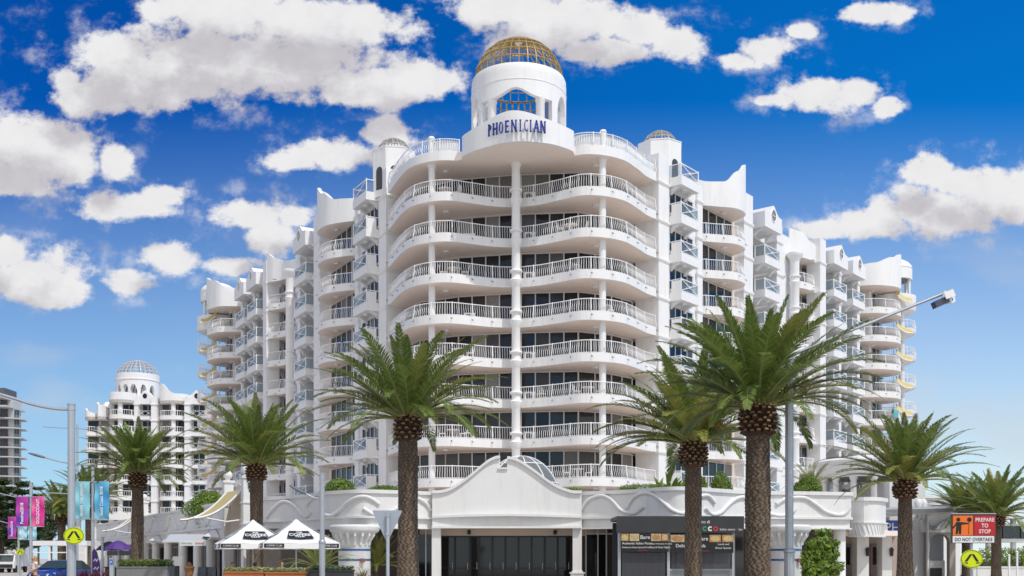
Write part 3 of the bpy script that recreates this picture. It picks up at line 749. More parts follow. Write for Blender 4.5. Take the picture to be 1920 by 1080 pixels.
for w in ([(501,970),(512.5,955),(527.5,942),(542.5,941),(557.5,951),(567,964),(576,968),(586,957)], [(576,947.5),(585,936),(594,931)],
          [(608,964),(623,967),(638,957),(653,942),(672,932),(690.6,932.5),(711,945)], [(681,953),(692.5,960.6),(704,965),(728,962),(745,951)], [(770,932),(784,935),(798,944),(808,957)]):
    wave(PL, w, POD, PODW)
for w in ([(1091,955.6),(1104,938),(1127,929),(1147,937),(1164,955.6),(1178,961),(1193,961),(1209,949)], [(1175.6,953),(1189,933),(1209,924),(1229,929),(1247,944),(1262,957),(1280,963),(1297,955)],
          [(1305,936),(1313,930),(1327,930),(1339,943)], [(1321,952),(1333,964.5),(1349,962),(1364,946.7),(1378,935.6),(1393,932),(1412,938)], [(1425,955),(1445,964),(1466.5,967),(1483,961),(1490.6,953.6)],
          [(1455.6,945),(1471,935.5),(1488,932.7),(1510,934),(1529,946),(1548,959.6),(1570,965.6),(1584,962),(1593,950)]):
    wave(PR, w, POD, PODW)
# bell gable
G5 = [(322,372),(400,368),(480,345),(560,298),(640,238),(720,170),(790,115),(855,84),(890,80)]
G5r = [(950,86),(1000,93),(1060,118),(1130,163),(1200,213),(1280,273),(1360,323),(1430,353),(1500,372),(1574,373)]
gp = lambda q: ((740+q[0]/4.5-960)/FPX*60, zz(840+q[1]/4.5, 60))
top = spline([gp(q) for q in G5], .15); topr = spline([gp(q) for q in G5r], .15)
x0, x1 = top[0].x, topr[-1].x; sl, sr = top[-1].x, topr[0].x; zs = gp((0,170))[1]
YG = 59.55
b = MB()
prof = [(x0,0,3.3)]+[(p.x,0,p.y) for p in top]+[(sl,0,zs),(sr,0,zs)]+[(p.x,0,p.y) for p in topr]+[(x1,0,3.3)]
b.slabx(prof, (0,YG,0), (0,YG+.55,0)); put('gable_wall', b, PODW, POD)
for pth in (top, topr):
    rows = []
    for p in pth: rows.append([(p.x,YG-.14,p.y-.10),(p.x,YG-.14,p.y+.06),(p.x,YG+.6,p.y+.06),(p.x,YG+.6,p.y-.10)])
    b = MB(); b.grid(rows, True); b.poly(rows[0]); b.poly(rows[-1][::-1]); put('gable_coping', b, PODW, POD)
b = MB(); b.box(sl-.12,YG-.1,zs-.1,sr+.02,YG+.5,zs-.004); put('gable_coping', b, PODW, POD)
b = MB(); m = 24
rows = []
for i in range(m+1):                                   # gently bowed ledges across the front
    t = i/m; x = x0+(x1-x0)*t; bow = .28*math.sin(math.pi*t); z = 3.98+.10*math.sin(math.pi*t)
    rows.append([(x,YG-.08-bow,z-.13),(x,YG-.08-bow,z),(x,YG-.002,z),(x,YG-.002,z-.13)])
b.grid(rows, True); b.poly(rows[0]); b.poly(rows[-1][::-1]); put('ledge', b, PODW, POD)
b = MB(); b.box(x0-.02,YG-.16,3.28,x1+.02,YG-.002,3.40); put('ledge', b, PODW, POD)
# glazed dome just behind the gable
GREY = M('grey_green_glass', (.17,.18,.165), .25, var=.15)
b = MB(); b.lathe(.55, 63.6, [(2.55*math.cos(R(e)), 4.4+3.28*math.sin(R(e))) for e in range(0,91,6)], 40); sdm = put('skylight_dome', b, GREY, POD, smooth=60)
b = MB()
for i in range(12):
    a = 2*math.pi*i/12+.15; b.tube([(.55+2.56*math.cos(R(e))*math.cos(a), 63.6+2.56*math.cos(R(e))*math.sin(a), 4.41+3.28*math.sin(R(e))) for e in range(0,91,6)], .04, 5)
for e in (30, 58): b.tube([(.55+2.56*math.cos(R(e))*math.cos(a), 63.6+2.56*math.cos(R(e))*math.sin(a), 4.41+3.28*math.sin(R(e))) for a in [2*math.pi*i/40 for i in range(41)]], .04, 5)
put('rib', b, WHITE2, sdm)
# terrace, soffit and the dark shop fronts below
terr = [(p.x,p.y+.3) for p in PL]+[(p.x,p.y+.3) for p in PR[:-3]]+[(19.0,60.8),(26,80),(44,100),(44,118),(0,100),(-34,125),(-34,100),(-16.5,69)]
b = MB(); b.prism(terr, 4.1, 4.38); put('terrace', b, M('terrace_tiles', (.55,.50,.44), .8, var=.1), POD)
sof = [(p.x,p.y+.25) for p in PL]+[(p.x,p.y+.25) for p in PR[:-3]]+[(19.0,60.8),(19.0,68),(-16,70)]
b = MB(); b.prism(sof, 3.33, 3.6); put('soffit', b, SOFFIT, POD)
SHOPGL = M('shop_glass', (.012,.012,.014), .05, spec=.6, island=.5)
b = MB(); b.box(-16,64.2,0,19.0,64.8,3.4); put('wall', b, M('dark_shop_wall', (.10,.085,.075), .7, var=.3), POD)
b = MB(); b.box(-5.5,63.5,2.95,5.6,64.3,3.34); b.box(-5.5,63.52,0,-4.45,64.3,2.96); put('door_lintel', b, INNER, POD)
for x in (-2.55, 2.55):
    b = MB(); b.lathe(x, 63.3, [(0,3.02),(.09,3.02),(.11,3.1),(.11,3.22),(.04,3.3)], 12); put('spotlight', b, BLACK, POD, smooth=40)
for xa, xb, g in [(-4.3,-3.4,1),(-3.4,-2.5,1)]+[(-1.95+.78*i,-1.17+.78*i,1) for i in range(7)]+[(-2.5,-1.95,1)]:
    d = MB(); d.poly([(xa+.05,63.62,.1),(xb-.05,63.62,.1),(xb-.05,63.62,2.9),(xa+.05,63.62,2.9)]); dd = put('glass_door', d, SHOPGL, POD, recalc=False)
    f = MB(); f.box(xa,63.52,0,xa+.06,63.66,2.95); f.box(xb-.06,63.52,0,xb,63.66,2.95); f.box(xa+.06,63.53,2.86,xb-.06,63.65,2.95); f.box(xa+.06,63.53,.0,xb-.06,63.65,.1)
    f.box(xa+.06,63.535,1.0,xb-.06,63.645,1.04); put('door_frame', f, BLACK, dd)
    h = MB(); h.bar((xb-.14,63.46,.95),(xb-.14,63.46,1.35),.03); put('handle', h, GALV, dd)
for px in (818.5, 1082):
    x = (px-960)/FPX*59.9; b = MB(); b.box(x-.25,59.65,0,x+.25,60.15,3.3)
    if px > 900: b.box(x-.42,59.5,.75,x+.42,60.3,.82); b.box(x-.36,59.55,.0,x+.36,60.25,.748); b.box(x-.3,59.6,.82,x+.3,60.2,.9)
    put('pillar', b, PODW, POD)
b = MB(); b.poly([(4.35,62.6,0),(5.5,62.6,0),(5.5,62.6,3.0),(4.35,62.6,3.0)]); w = put('shop_window', b, SHOPGL, POD, recalc=False)
f = MB()
for x in (4.3,5.0,5.5,6.1): f.box(x,62.5,0,x+.07,62.7,3.3)
f.box(4.3,62.52,3.0,6.1,62.68,3.08); put('window_frame', f, FRAME, w)
b = MB(); b.poly([(-5.5,62.2,0),(-4.5,62.2,0),(-4.5,62.2,3.0),(-5.5,62.2,3.0)]); w = put('shop_window', b, SHOPGL, POD, recalc=False)
f = MB()
for x in (-5.55,-5.05,-4.5): f.box(x,62.1,0,x+.06,62.3,3.3)
put('window_frame', f, FRAME, w)
# fat round piers with a rolled lip, brackets and blue tile bands
BTILE = M('blue_tile', (.05,.13,.33), .35, var=.25, vscale=20)
for px in (662, 1477):
    d = 57.2; x = (px-960)/FPX*d; r = .86
    b = MB(); b.lathe(x, d+.5, [(r,0),(r,2.75),(r+.05,2.85),(1.28,3.02),(1.34,3.12),(1.34,3.3),(1.26,3.4),(.8,3.42)], 40); pi_ = put('turret_pier', b, PODW, POD, smooth=35)
    for z in (2.06, 1.52):
        b = MB(); b.lathe(x, d+.5, [(r+.001,z-.055),(r+.012,z-.055),(r+.012,z+.055),(r+.001,z+.055)], 40); put('tile_band', b, BTILE, pi_, smooth=40)
    for i in range(8):
        a = R(200+20*i); p = Vector((math.cos(a), math.sin(a))); t = Vector((-p.y, p.x))*.06; b = MB()
        b.slabx([(x+p.x*q-t.x, d+.5+p.y*q-t.y, z) for q, z in ((r-.02,2.3),(r+.08,2.32),(r+.12,2.5),(r+.34,2.8),(r+.36,3.0),(r-.02,3.0))], (0,0,0), (t.x*2,t.y*2,0)); put('bracket', b, WHITE2, pi_)
    a = R(305); b = MB(); b.tube([(x+math.cos(a)*r, d+.5+math.sin(a)*r, 1.5),(x+math.cos(a)*(r+.2), d+.5+math.sin(a)*(r+.2), 1.5)], .04, 8); b.box(x+math.cos(a)*(r+.12)-.1, d+.4+math.sin(a)*(r+.1), 1.38, x+math.cos(a)*(r+.12)+.1, d+.55+math.sin(a)*(r+.1), 1.6)
    put('wall_lamp', b, M('terracotta', (.35,.12,.05), .6), pi_)
# ---------------- right-hand end: lower curved bay with a fluted skirt, pillars, rotunda on the terrace
d0 = 63.5; RB = pxpath([(1594,63.3),(1620,62.6),(1645,62.9),(1661,64.2)]); N = normals2(RB)
b = MB(); b.strip(RB, 3.7, 5.0, .35); put('parapet', b, PODW, POD, smooth=30)
b = MB(); b.strip([p+n*.14 for p, n in zip(RB, N)], 4.98, 5.2, .5); put('cornice', b, PODW, POD, smooth=30)
b = MB(); b.strip([p+n*.05 for p, n in zip(RB, N)], 2.92, 3.7, .3); b.strip([p+n*.14 for p, n in zip(RB, N)], 2.86, 2.95, .5); b.strip([p+n*.12 for p, n in zip(RB, N)], 3.66, 3.74, .4)
Q = resample(RB, .24); NQ = normals2(Q)
for p, n in zip(Q, NQ):
    t = Vector((-n.y, n.x)); b.bar((p.x+n.x*.07-t.x*.1, p.y+n.y*.07-t.y*.1, 3.62), (p.x+n.x*.07+t.x*.08, p.y+n.y*.07+t.y*.08, 3.0), .05, .06)
put('fluted_skirt', b, PODW, POD, smooth=30)
for pa, pb, d in ((1603,1625,64.5),(1650,1668,65.0)):
    b = MB(); b.box((pa-960)/FPX*d, d-.4, 0, (pb-960)/FPX*d, d+.6, 3.0); put('pillar', b, PODW, POD)
b = MB(); b.lathe((1574-960)/FPX*61, 61, [(.38,0),(.38,.3),(.34,.35),(.34,3.3)], 24); put('pillar', b, PODW, POD, smooth=40)
b = MB(); b.box(17.8,66.5,0,24.0,67,3.3); put('wall', b, M('pinkish_wall', (.46,.37,.33), .8, var=.1), POD)
b = MB(); b.box(19.6,63.6,2.95,23.9,67,3.25); put('soffit', b, SOFFIT, POD)
for pa, pb in ((1580,1600),(1632,1650)):
    d = 66.4; xa, xb = (pa-960)/FPX*d, (pb-960)/FPX*d
    b = MB(); b.box(xa, 66.38, 0, xb, 66.48, 2.5); dd = put('door', b, M('mauve_door', (.22,.16,.16), .5, var=.2), POD)
    g = MB(); g.poly([(xa+.15,66.36,1.2),(xb-.15,66.36,1.2),(xb-.15,66.36,2.3),(xa+.15,66.36,2.3)]); put('glass', g, SHOPGL, dd, recalc=False)
for px, d in ((1627,64.0),(1672,64.5)):
    x = (px-960)/FPX*d; b = MB(); b.lathe(x, d, [(0,1.72),(.10,1.76),(.12,2.1),(.15,2.14),(.0,2.3)], 8); b.bar((x,d,2.0),(x,d+.3,2.05),.04); put('wall_lantern', b, BLACK, POD)
ROT = thing('rotunda', 'open white columned rotunda on the podium terrace at the right', 'pavilion', ((1622-960)/FPX*76, 76, 4.4))
b = MB(); rr = 3.35
b.lathe(0,0,[(rr-.5,2.85),(rr-.1,2.85),(rr-.05,3.1),(rr,3.15),(rr,3.75),(rr+.18,3.85),(rr+.2,4.0),(rr-.1,4.15),(0,4.6)],56); b.build('roof', PODW, ROT, smooth=35)
b = MB(); b.lathe(0,0,[(0,0),(rr+.1,0),(rr+.1,.25),(0,.25)],48); b.build('plinth', PODW, ROT, smooth=35)
for i in range(14):
    a = 2*math.pi*i/14+.1; b = MB(); b.lathe((rr-.35)*math.cos(a),(rr-.35)*math.sin(a),[(.30,.25),(.30,.4),(.22,.46),(.2,2.6),(.28,2.72),(.28,2.86)],16); b.build('column', PODW, ROT, smooth=40)
# ---------------- little canopy kiosk with menus
KIO = thing('restaurant_kiosk', 'dark restaurant front with menu boards under a charcoal fascia', 'kiosk', (8.4,54,0), world=True)
KX0, KX1, KY = 5.3, 11.75, 54.0
b = MB(); b.box(KX0,KY,2.9,KX1,KY+.12,3.74); b.box(KX0,KY+.12,3.55,KX1,KY+3.4,3.74); put('fascia', b, CHAR, KIO)
b = MB(); b.box(KX0+.1,KY+3.2,0,KX1,KY+3.35,3.5); put('back_wall', b, CHAR, KIO)
for x in (KX0+.15, 7.95, 11.25):
    b = MB(); b.box(x-.07,KY+.15,0,x+.07,KY+.3,2.9); put('post', b, GALV, KIO)
PLAST = clearglass('clear_blind', (.10,.10,.11), .55, .12)
for xa, xb in ((KX0+.3,7.8),(8.1,11.1)):
    b = MB(); n = 24
    b.grid([[(xa+(xb-xa)*i/n, KY+.22+.02*math.sin(i*1.7), z) for i in range(n+1)] for z in (.2,1.0,1.9)]); put('clear_blind', b, PLAST, KIO, smooth=180, recalc=False)
b = MB(); b.box(8.1,KY+.4,0,11.2,KY+1.0,.98); b.box(8.0,KY+.3,.98,11.3,KY+1.1,1.06); put('counter', b, WHITE2, KIO)
b = MB(); b.box(11.32,KY+.1,0,KX1,KY+.2,2.88); put('side_panel', b, SHOPGL, KIO)
MENU = M('menu_black', (.010,.010,.012), .4); TXT = M('white_lettering', (.75,.75,.73), .5); TRED = M('red_lettering', (.55,.03,.03), .5); TGRN = M('green_lettering', (.02,.30,.16), .5)
PLATE = M('plate_white', (.6,.58,.55), .4)
FOODS = [M('food_red', (.42,.03,.02), .6, var=.9, vscale=14, hue=(.75,.40,.16)), M('food_yellow', (.62,.36,.05), .6, var=.7, vscale=14, hue=(.8,.68,.35)), M('food_mixed', (.16,.20,.03), .6, var=.9, vscale=14, hue=(.85,.66,.40))]
def menu(x0, x1, zt, zb, pics, texts, label=None):
    o = MB(); o.box(x0,KY-.05,zb,x1,KY-.002,zt); o = put('menu_board', o, MENU, KIO); h = zt-zb
    for i, (a, c, k) in enumerate(pics):
        p = MB(); xa, xb = x0+(x1-x0)*a, x0+(x1-x0)*c; za = zt-h*.42; cx, cz = (xa+xb)/2, (za+zt-.04)/2
        p.box(xa,KY-.056,za,xb,KY-.051,zt-.03); q = put('food_picture', p, FOODS[k], o)
        p = MB(); p.poly([(cx+(xb-xa)*.44*math.cos(t*.5236), KY-.059, cz+(zt-za)*.36*math.sin(t*.5236)) for t in range(12)]); put('plate', p, FOODS[(k+1)%3], q, recalc=False)
    for body, fx, fz, size, mm in texts:
        t = text(body, size, mm, o, (0,0,0), ext=.003); t.location = (x0+(x1-x0)*fx, KY-.056, zt-h*fz)
menu(KX0+.22, 7.92, 2.88, 1.93, [(.0,.16,0),(.18,.38,1),(.63,.84,2),(.85,.99,0)], [('Bare',.40,.31,.27,TXT),('Authentic Italian Pizzas',.02,.60,.165,TXT),('Delicious Pastas Special Prices',.02,.80,.12,TXT),('Tuesday Wednesday Thursday',.58,.60,.095,TXT),('Pizza & Pasta Nights',.60,.80,.13,TXT),('Enquire Within',.36,.95,.08,TRED)])
menu(8.02, 11.2, 2.82, 1.88, [(.0,.22,2),(.62,.8,0),(.82,1.0,0)], [('Bare',.44,.33,.27,TXT),('Delicious Meals',.08,.70,.24,TXT),('Lunch and',.75,.58,.14,TXT),('Dinner Specials',.71,.78,.13,TXT),('Dine In  Take Out',.42,.92,.08,TRED)])
fo = [o for o in C.objects if o.parent == KIO and o.name.startswith('fascia')][0]
def ktext(body, size, mm, x, z, **k):
    t = text(body, size, mm, fo, (0,0,0), ext=.004, **k); t.location = (x, KY-.012, z)
ktext('Buco di', .22, TXT, 9.35, 3.38)
x = 9.1
for ch, mm in (('b',TXT),('a',TXT),('c',TGRN),('c',TXT),('o',TRED)): ktext(ch, .46, mm, x, 3.0, off=.012); x += .27
ktext('Italian eatery', .15, TXT, 10.52, 3.02); ktext('+', .15, TRED, 11.36, 3.02); ktext('bar', .15, TXT, 11.47, 3.02)
# ================================================================== STREET ARCADE ALONG THE LEFT WING
OA = Vector((-16.4,66.0)); FA = lambda s, n: tuple(OA+UL*s+NL*n)
ARC = thing('shop_arcade', 'row of white street shops with wave mouldings and yellow canvas hoods on the left', 'building', (*FA(18,-3), 0), world=True)
b = MB(); b.fbox(FA, 5.0, -.4, 3.75, 33.5, 0, 5.2); b.fbox(FA, 37, -.4, 3.75, 62, 0, 5.2); put('parapet', b, PODW, ARC)
b = MB(); b.fbox(FA, 4.9, -.5, 5.2, 33.6, .12, 5.38); b.fbox(FA, 36.9, -.5, 5.2, 62, .12, 5.38); put('cornice', b, PODW, ARC)
b = MB(); b.fbox(FA, 4.9, -.4, 3.62, 33.6, .14, 3.75); b.fbox(FA, 36.9, -.4, 3.62, 62, .14, 3.75); b.fbox(FA,4.9,-.45,2.95,33.6,-.1,3.62); b.fbox(FA,36.9,-.45,2.95,62,-.1,3.62); put('ledge', b, PODW, ARC)
for a, e in ((5.4,33),(37.5,61)):
    s = a; i = 0
    while s+7.2 < e+2:
        pts = [(0,3.95),(.7,3.98),(1.5,4.5),(2.5,5.0),(3.4,4.85),(4.3,4.2),(5.2,3.98),(6.1,4.25),(6.6,4.6)]
        b = MB(); b.tube(spline([(*FA(min(e, s+x), .05), z) for x, z in pts], .15), .13, 7); put('wave_moulding', b, PODW, ARC, smooth=60)
        pts = [(4.6,4.75),(5.0,4.35),(5.7,4.05),(6.3,4.2)]
        if i % 2 == 0: b = MB(); b.tube(spline([(*FA(min(e, s+x-1.2), .05), z) for x, z in pts], .15), .13, 7); put('wave_moulding', b, PODW, ARC, smooth=60)
        s += 6.9; i += 1
b = MB(); b.fbox(FA, -.5, -9, 2.9, 62, -.46, 3.1); b.fbox(FA, -.5, -9, 3.1, 62, -.47, 4.4); put('roof', b, SOFFIT, ARC)
b = MB(); b.fbox(FA, -1, -3.4, 0, 62, -3.0, 2.9); put('wall', b, M('cafe_wall', (.36,.31,.27), .8, var=.2, vscale=1.), ARC)
random.seed(11)
for s in [1.5+2.9*i for i in range(20)]:
    g = MB(); P = [FA(s,-2.97), FA(s+2.2,-2.97)]; g.poly([(*P[0],.1),(*P[1],.1),(*P[1],2.6),(*P[0],2.6)]); w = put('shop_window', g, SHOPGL, ARC, recalc=False)
    f = MB()
    for q in (0,.73,1.47,2.2): f.fbox(FA, s+q-.04, -2.97, 0, s+q+.04, -2.88, 2.66)
    f.fbox(FA, s-.04, -2.965, 2.6, s+2.24, -2.885, 2.68); put('window_frame', f, random.choice([FRAME, BLACK]), w)
for s in (5.6, 10.5, 14.5, 19.5, 25, 30, 38, 44, 50, 56):
    c = FA(s, -.35); b = MB(); b.lathe(c[0], c[1], [(.42,0),(.42,.5),(.34,.56),(.34,2.75),(.42,2.85),(.42,2.97)], 20); put('pillar', b, PODW, ARC, smooth=35)
for s in (8.2, 16.5, 27.5):                             # scalloped hoods over the openings
    b = MB(); rows = []
    for i in range(13):
        t = i/12; rows.append([(*FA(s-1.3+2.6*t, .0), 3.1+.5*math.sin(math.pi*t)), (*FA(s-1.3+2.6*t, .75*math.sin(math.pi*t)+.02), 3.0+.1*math.sin(math.pi*t))])
    b.grid(rows); put('hood', b, PODW, ARC, smooth=60)
def hood_bay(s0, s1):
    for s in (s0, s1):
        b = MB(); b.fbox(FA, s-.3, -.3, 0, s+.3, .3, 6.55); b.fbox(FA, s-.38, -.38, 6.55, s+.38, .38, 6.7)
        c = FA(s, 0); b.lathe(c[0], c[1], [(.16,6.7),(.16,6.8)]+[(.30*math.cos(R(e)), 7.06+.30*math.sin(R(e))) for e in range(-60,91,15)], 16)
        for z in (3.7, 5.0): b.fbox(FA, s-.36, -.36, z, s+.36, .36, z+.12)
        put('gate_post', b, PODW, ARC)
    w = s1-s0-.6; P = []
    for i in range(13):
        t = i/12; P.append((*FA(s0+.3+w*t, -.1), 5.6+.75*math.sin(math.pi*t)**2))
    b = MB(); b.slabx([(*FA(s0+.3,-.1),3.1)]+P+[(*FA(s1-.3,-.1),3.1)], (0,0,0), Vector((*(NL*-.25),0))); put('arch_panel', b, INNER, ARC)
    rows = []; m = 12
    for i in range(m+1):
        t = i/m; n = .15+3.0*t; z = 5.95-1.9*(1-(1-t)**2.0)+.0*t
        sag = .05; rows.append([(*FA(s0+.45+(w-.3)*q, n), z-sag*math.sin(math.pi*q)) for q in (0,.25,.5,.75,1)])
    b = MB(); b.grid(rows); o = put('canvas_hood', b, YELLOW, ARC, smooth=60, recalc=False)
    for q in (0, -1):
        b = MB(); b.tube([Vector(r[q]) for r in rows], .09, 6); put('hood_edge', b, PODW, o, smooth=60)
    b = MB(); b.tube([(*FA(s0+.3,.2),4.0),(*FA(s0+.3,1.2),3.85),(*FA(s0+.3,2.4),4.05)], .06, 6); put('hood_bracket', b, PODW, o, smooth=60)
hood_bay(.0, 4.6); hood_bay(33.6, 36.8)
# gelato sign and its slanted awning
AW = thing('shop_awning', 'slanted grey glass awning with an Italian ice cream shop sign', 'awning', (-22.0,73.0,2.6))
b = MB(); b.slabx([(-1.7,-.8,.08),(-1.7,.9,.62),(-1.7,.9,.68),(-1.7,-.8,.14)], (0,0,0), (2.9,0,0)); b.build('canopy', M('frosted_glass', (.55,.57,.58), .3), AW)
b = MB(); b.box(-.45,-.9,-.14,1.35,-.82,.2); sg_ = b.build('sign_board', WHITE2, AW)
t = text('Giardino', .22, TGRN, sg_, (-.4,-.91,-.04), ext=.004, shear=.3); t = text('Gelato', .22, TRED, sg_, (.55,-.91,-.04), ext=.004, shear=.3)
for x in (-1.6, 1.1): b = MB(); b.tube([(x,-.7,.1),(x,1.0,1.25)], .025, 6); b.build('stay_rod', GALV, AW)
# ================================================================== PALMS AND OTHER PLANTS
def frond(b, base, az, e0, L, droop, rnd, young=False, ll=.142, nl=46, twist=0.):
    """one feather leaf: arching rib with two rows of narrow leaflets"""
    n = 14; p = Vector(base); path = [p.copy()]; dirs = []
    h = Vector((math.cos(az), math.sin(az), 0)); az2 = rnd.uniform(-.25,.25)
    for i in range(n):
        t = (i+.5)/n; e = e0-droop*t**1.6
        hh = Vector((math.cos(az+az2*t), math.sin(az+az2*t), 0))
        d = hh*math.cos(e)+Vector((0,0,math.sin(e))); dirs.append(d); p = p+d*(L/n); path.append(p.copy())
    b.mat(2); b.tube(path, [max(.005,.030*(1-i/n)*L/2.8+.004) for i in range(n+1)], 4, cap=False)
    b.mat(1 if young else 0)
    for i in range(nl):
        t = .10+.89*(i+rnd.random()*.5)/nl; x = t*n; j = min(int(x), n-1); q = path[j].lerp(path[j+1], x-j); d = dirs[j]
        side = d.cross(Vector((0,0,1)))
        if side.length < .05: side = Vector((-math.sin(az), math.cos(az), 0))
        side.normalize(); up = side.cross(d).normalized()
        l = L*ll*max(0,min(1, (t-.02)/.22))**.7*max(0,min(1, (1.05-t)/.45))**.7
        for sgn in (1, -1):
            f = .55+.95*t+rnd.uniform(-.12,.12); u = .42-.25*t+rnd.uniform(-.14,.14)
            dv = (side*sgn*1.0+d*f+up*u).normalized(); ll_ = l*rnd.uniform(.85,1.1)
            w = dv.cross(up).normalized()*.0170*L/2.8
            m_ = q+dv*ll_*.55; tip = q+dv*ll_-Vector((0,0,ll_*.16))
            k = len(b.v); b.v += [tuple(q-w*.6),tuple(q+w*.6),tuple(m_+w-Vector((0,0,ll_*.02))),tuple(m_-w-Vector((0,0,ll_*.02))),tuple(tip)]
            b.f += [[k,k+1,k+2,k+3],[k+3,k+2,k+4]]; b.mi += [b.cur, b.cur]
def crown_mesh(seed, L, n=74, extra=(), nl=60, full=1.):
    rnd = random.Random(seed); b = MB()
    for i in range(n):
        t = (i+.5)/n; az = i*2.39996+rnd.uniform(-.25,.25)
        e0 = R(86-80*t**.95*full)+R(rnd.uniform(-7,7)); dr = R(22+38*t+rnd.uniform(-12,20)); l = L*(.84+.40*math.sin(math.pi*min(1,t*.95))**.8)*rnd.uniform(.88,1.08)
        r = .10+.22*t; base = (r*math.cos(az), r*math.sin(az), .10*(1-t))
        frond(b, base, az, e0, l, dr, rnd, young=rnd.random() < .24, nl=nl)
    for az, e0, l, dr in extra: frond(b, (.25*math.cos(R(az)), .25*math.sin(R(az)), .05), R(az), R(e0), l, R(dr), rnd, nl=nl+16)
    for i in range(16):                                   # bare yellow-green leaf stalks in the heart
        az = rnd.uniform(0,6.28); e = R(rnd.uniform(35,80)); d = Vector((math.cos(az)*math.cos(e), math.sin(az)*math.cos(e), math.sin(e))); b.mat(2); b.tube([d*.1, d*.5, d*.9-Vector((0,0,.03))], [.035,.026,.014], 4)
    return b
def boots_mesh(seed, r, h):
    rnd = random.Random(seed); b = MB(); rows = max(6, int(h/.11))
    b.lathe(0,0,[(r*.55,-h*1.02),(r*.8,-h*.75),(r*.86,-h*.4),(r*.75,-.1),(r*.3,.12),(0,.14)],18)
    per = int(2*math.pi*r/.185)
    for j in range(rows):
        z = -h+h*1.08*(j+.5)/rows; rr = r*math.sin(math.pi*(.20+.66*(j+.5)/rows))**.55*.88
        for i in range(per):
            a = 2*math.pi*(i+.5*(j%2))/per+rnd.uniform(-.08,.08); o = Vector((math.cos(a), math.sin(a), 0)); t = Vector((-o.y,o.x,0)); zz_ = z+rnd.uniform(-.02,.02)
            w = .085*rnd.uniform(.85,1.1); up = .06+.05*rnd.random(); out = .12+.05*rnd.random()
            a0 = o*rr+Vector((0,0,zz_)); tip = o*(rr+out)+Vector((0,0,zz_+up))
            dn = Vector((0,0,.035)); ax = (tip-a0).normalized(); hh = t.cross(ax).normalized(); hh = hh if hh.z > 0 else -hh
            b.mat(0); b.hexa([a0-t*w-dn,a0+t*w-dn,tip+t*w*.8-hh*.035,tip-t*w*.8-hh*.035,a0-t*w*.7+dn,a0+t*w*.7+dn,tip+t*w*.5+hh*.03,tip-t*w*.5+hh*.03])
            b.mi[-3] = b.mi[-3]; b.mat(1); tp = tip+ax*.004; b.poly([tp-t*w*.8-hh*.035,tp+t*w*.8-hh*.035,tp+t*w*.5+hh*.03,tp-t*w*.5+hh*.03]); b.mat(0)
    return b
def trunk_mesh(seed, h, r0, r1, nr=52):
    """ringed trunk: rows of diamond leaf scars cut into the surface"""
    rnd = random.Random(seed); b = MB(); nz = int(h/.026); rows = []
    for i in range(nz+1):
        z = h*i/nz; t = z/h; r = r1+(r0-r1)*max(0,1-t)**1.2+.07*math.exp(-z/.35); row = []
        for k in range(nr):
            a = 2*math.pi*k/nr
            u = a*13/(2*math.pi)+.30*math.sin(z*9.1+seed)+.18*math.sin(z*23.7); v = (z+.02*math.sin(3*a+z*2))/.105; c = abs(((u+v*.5) % 1)-.5)+abs(((u-v*.5) % 1)-.5)
            bump = -(c-.5)*.06*(1-.35*t)+rnd.uniform(-.005,.005)
            rr = r*(1+.03*math.sin(z*2.1+seed))+bump; row.append((rr*math.cos(a), rr*math.sin(a), z))
        rows.append(row)
    b.grid(rows, True)
    for i in range(nz):
        z = h*(i+.5)/nz
        for k in range(nr):
            a = 2*math.pi*(k+.5)/nr; u = a*13/(2*math.pi)+.30*math.sin(z*9.1+seed)+.18*math.sin(z*23.7); v = (z+.02*math.sin(3*a+z*2))/.105; c = abs(((u+v*.5) % 1)-.5)+abs(((u-v*.5) % 1)-.5)
            hsh = math.sin(math.floor(u+v*.5)*12.9898+math.floor(u-v*.5)*78.233)*43758.5; hsh -= math.floor(hsh)
            b.mi[i*nr+k] = 1 if c < .38+.30*hsh-.30*(z/h)**2+rnd.uniform(-.13,.13) else 0
    return b
CROWN = {}
def palm(px, d, ycrown, r0, r1, rb, hb, key, scale, label, rot=0., lean=(0,0), name='date_palm'):
    X = (px-960)/FPX*d; h = zz(ycrown, d)
    t = thing(name, label, 'palm tree', (X-lean[0], d-lean[1], 0), 0, 'date palms along the street')
    tm = trunk_mesh(int(px), h-.3, r0, r1).build('trunk', [TRUNK, SCAR], t, smooth=50, recalc=False)
    if lean != (0,0):
        for v in tm.data.vertices: q = (v.co.z/h)**1.5; v.co.x += lean[0]*q; v.co.y += lean[1]*q
    bo = boots_mesh(int(px)+1, rb, hb).build('leaf_boots', [BOOT, BOOTEND], t); bo.location = (lean[0], lean[1], h)
    if key not in CROWN:
        o = key_mesh[key]().build('crown', [FROND, FROND2, RACHIS], t, recalc=False); CROWN[key] = o.data
    else: o = bpy.data.objects.new('crown', CROWN[key]); C.objects.link(o); o.parent = t
    o.location = (lean[0], lean[1], h); o.scale = (scale,)*3; o.rotation_euler = (0,0,rot)
    return t
key_mesh = {
 'A': lambda: crown_mesh(3, 2.75, 68, [(178,30,2.75,48),(172,42,2.6,40),(8,34,2.6,58),(2,22,2.5,40),(95,80,2.5,15),(-95,62,2.5,50)]),
 'B': lambda: crown_mesh(8, 3.7, 66, [(182,30,4.2,62),(176,20,3.8,50),(186,12,3.3,40),(150,60,3.6,40),(20,55,3.4,40)], nl=72),
 'C': lambda: crown_mesh(15, 3.15, 64, [(2,42,3.9,56),(-4,36,3.7,60),(6,30,3.6,45),(10,58,3.5,30),(178,50,3.0,60),(172,32,2.9,50),(186,62,3.2,50),(95,84,3.4,12),(150,75,3.3,20)], nl=72),
 'D': lambda: crown_mesh(22, 2.9, 66, [(180,25,2.9,42),(4,24,2.9,44)]),
}
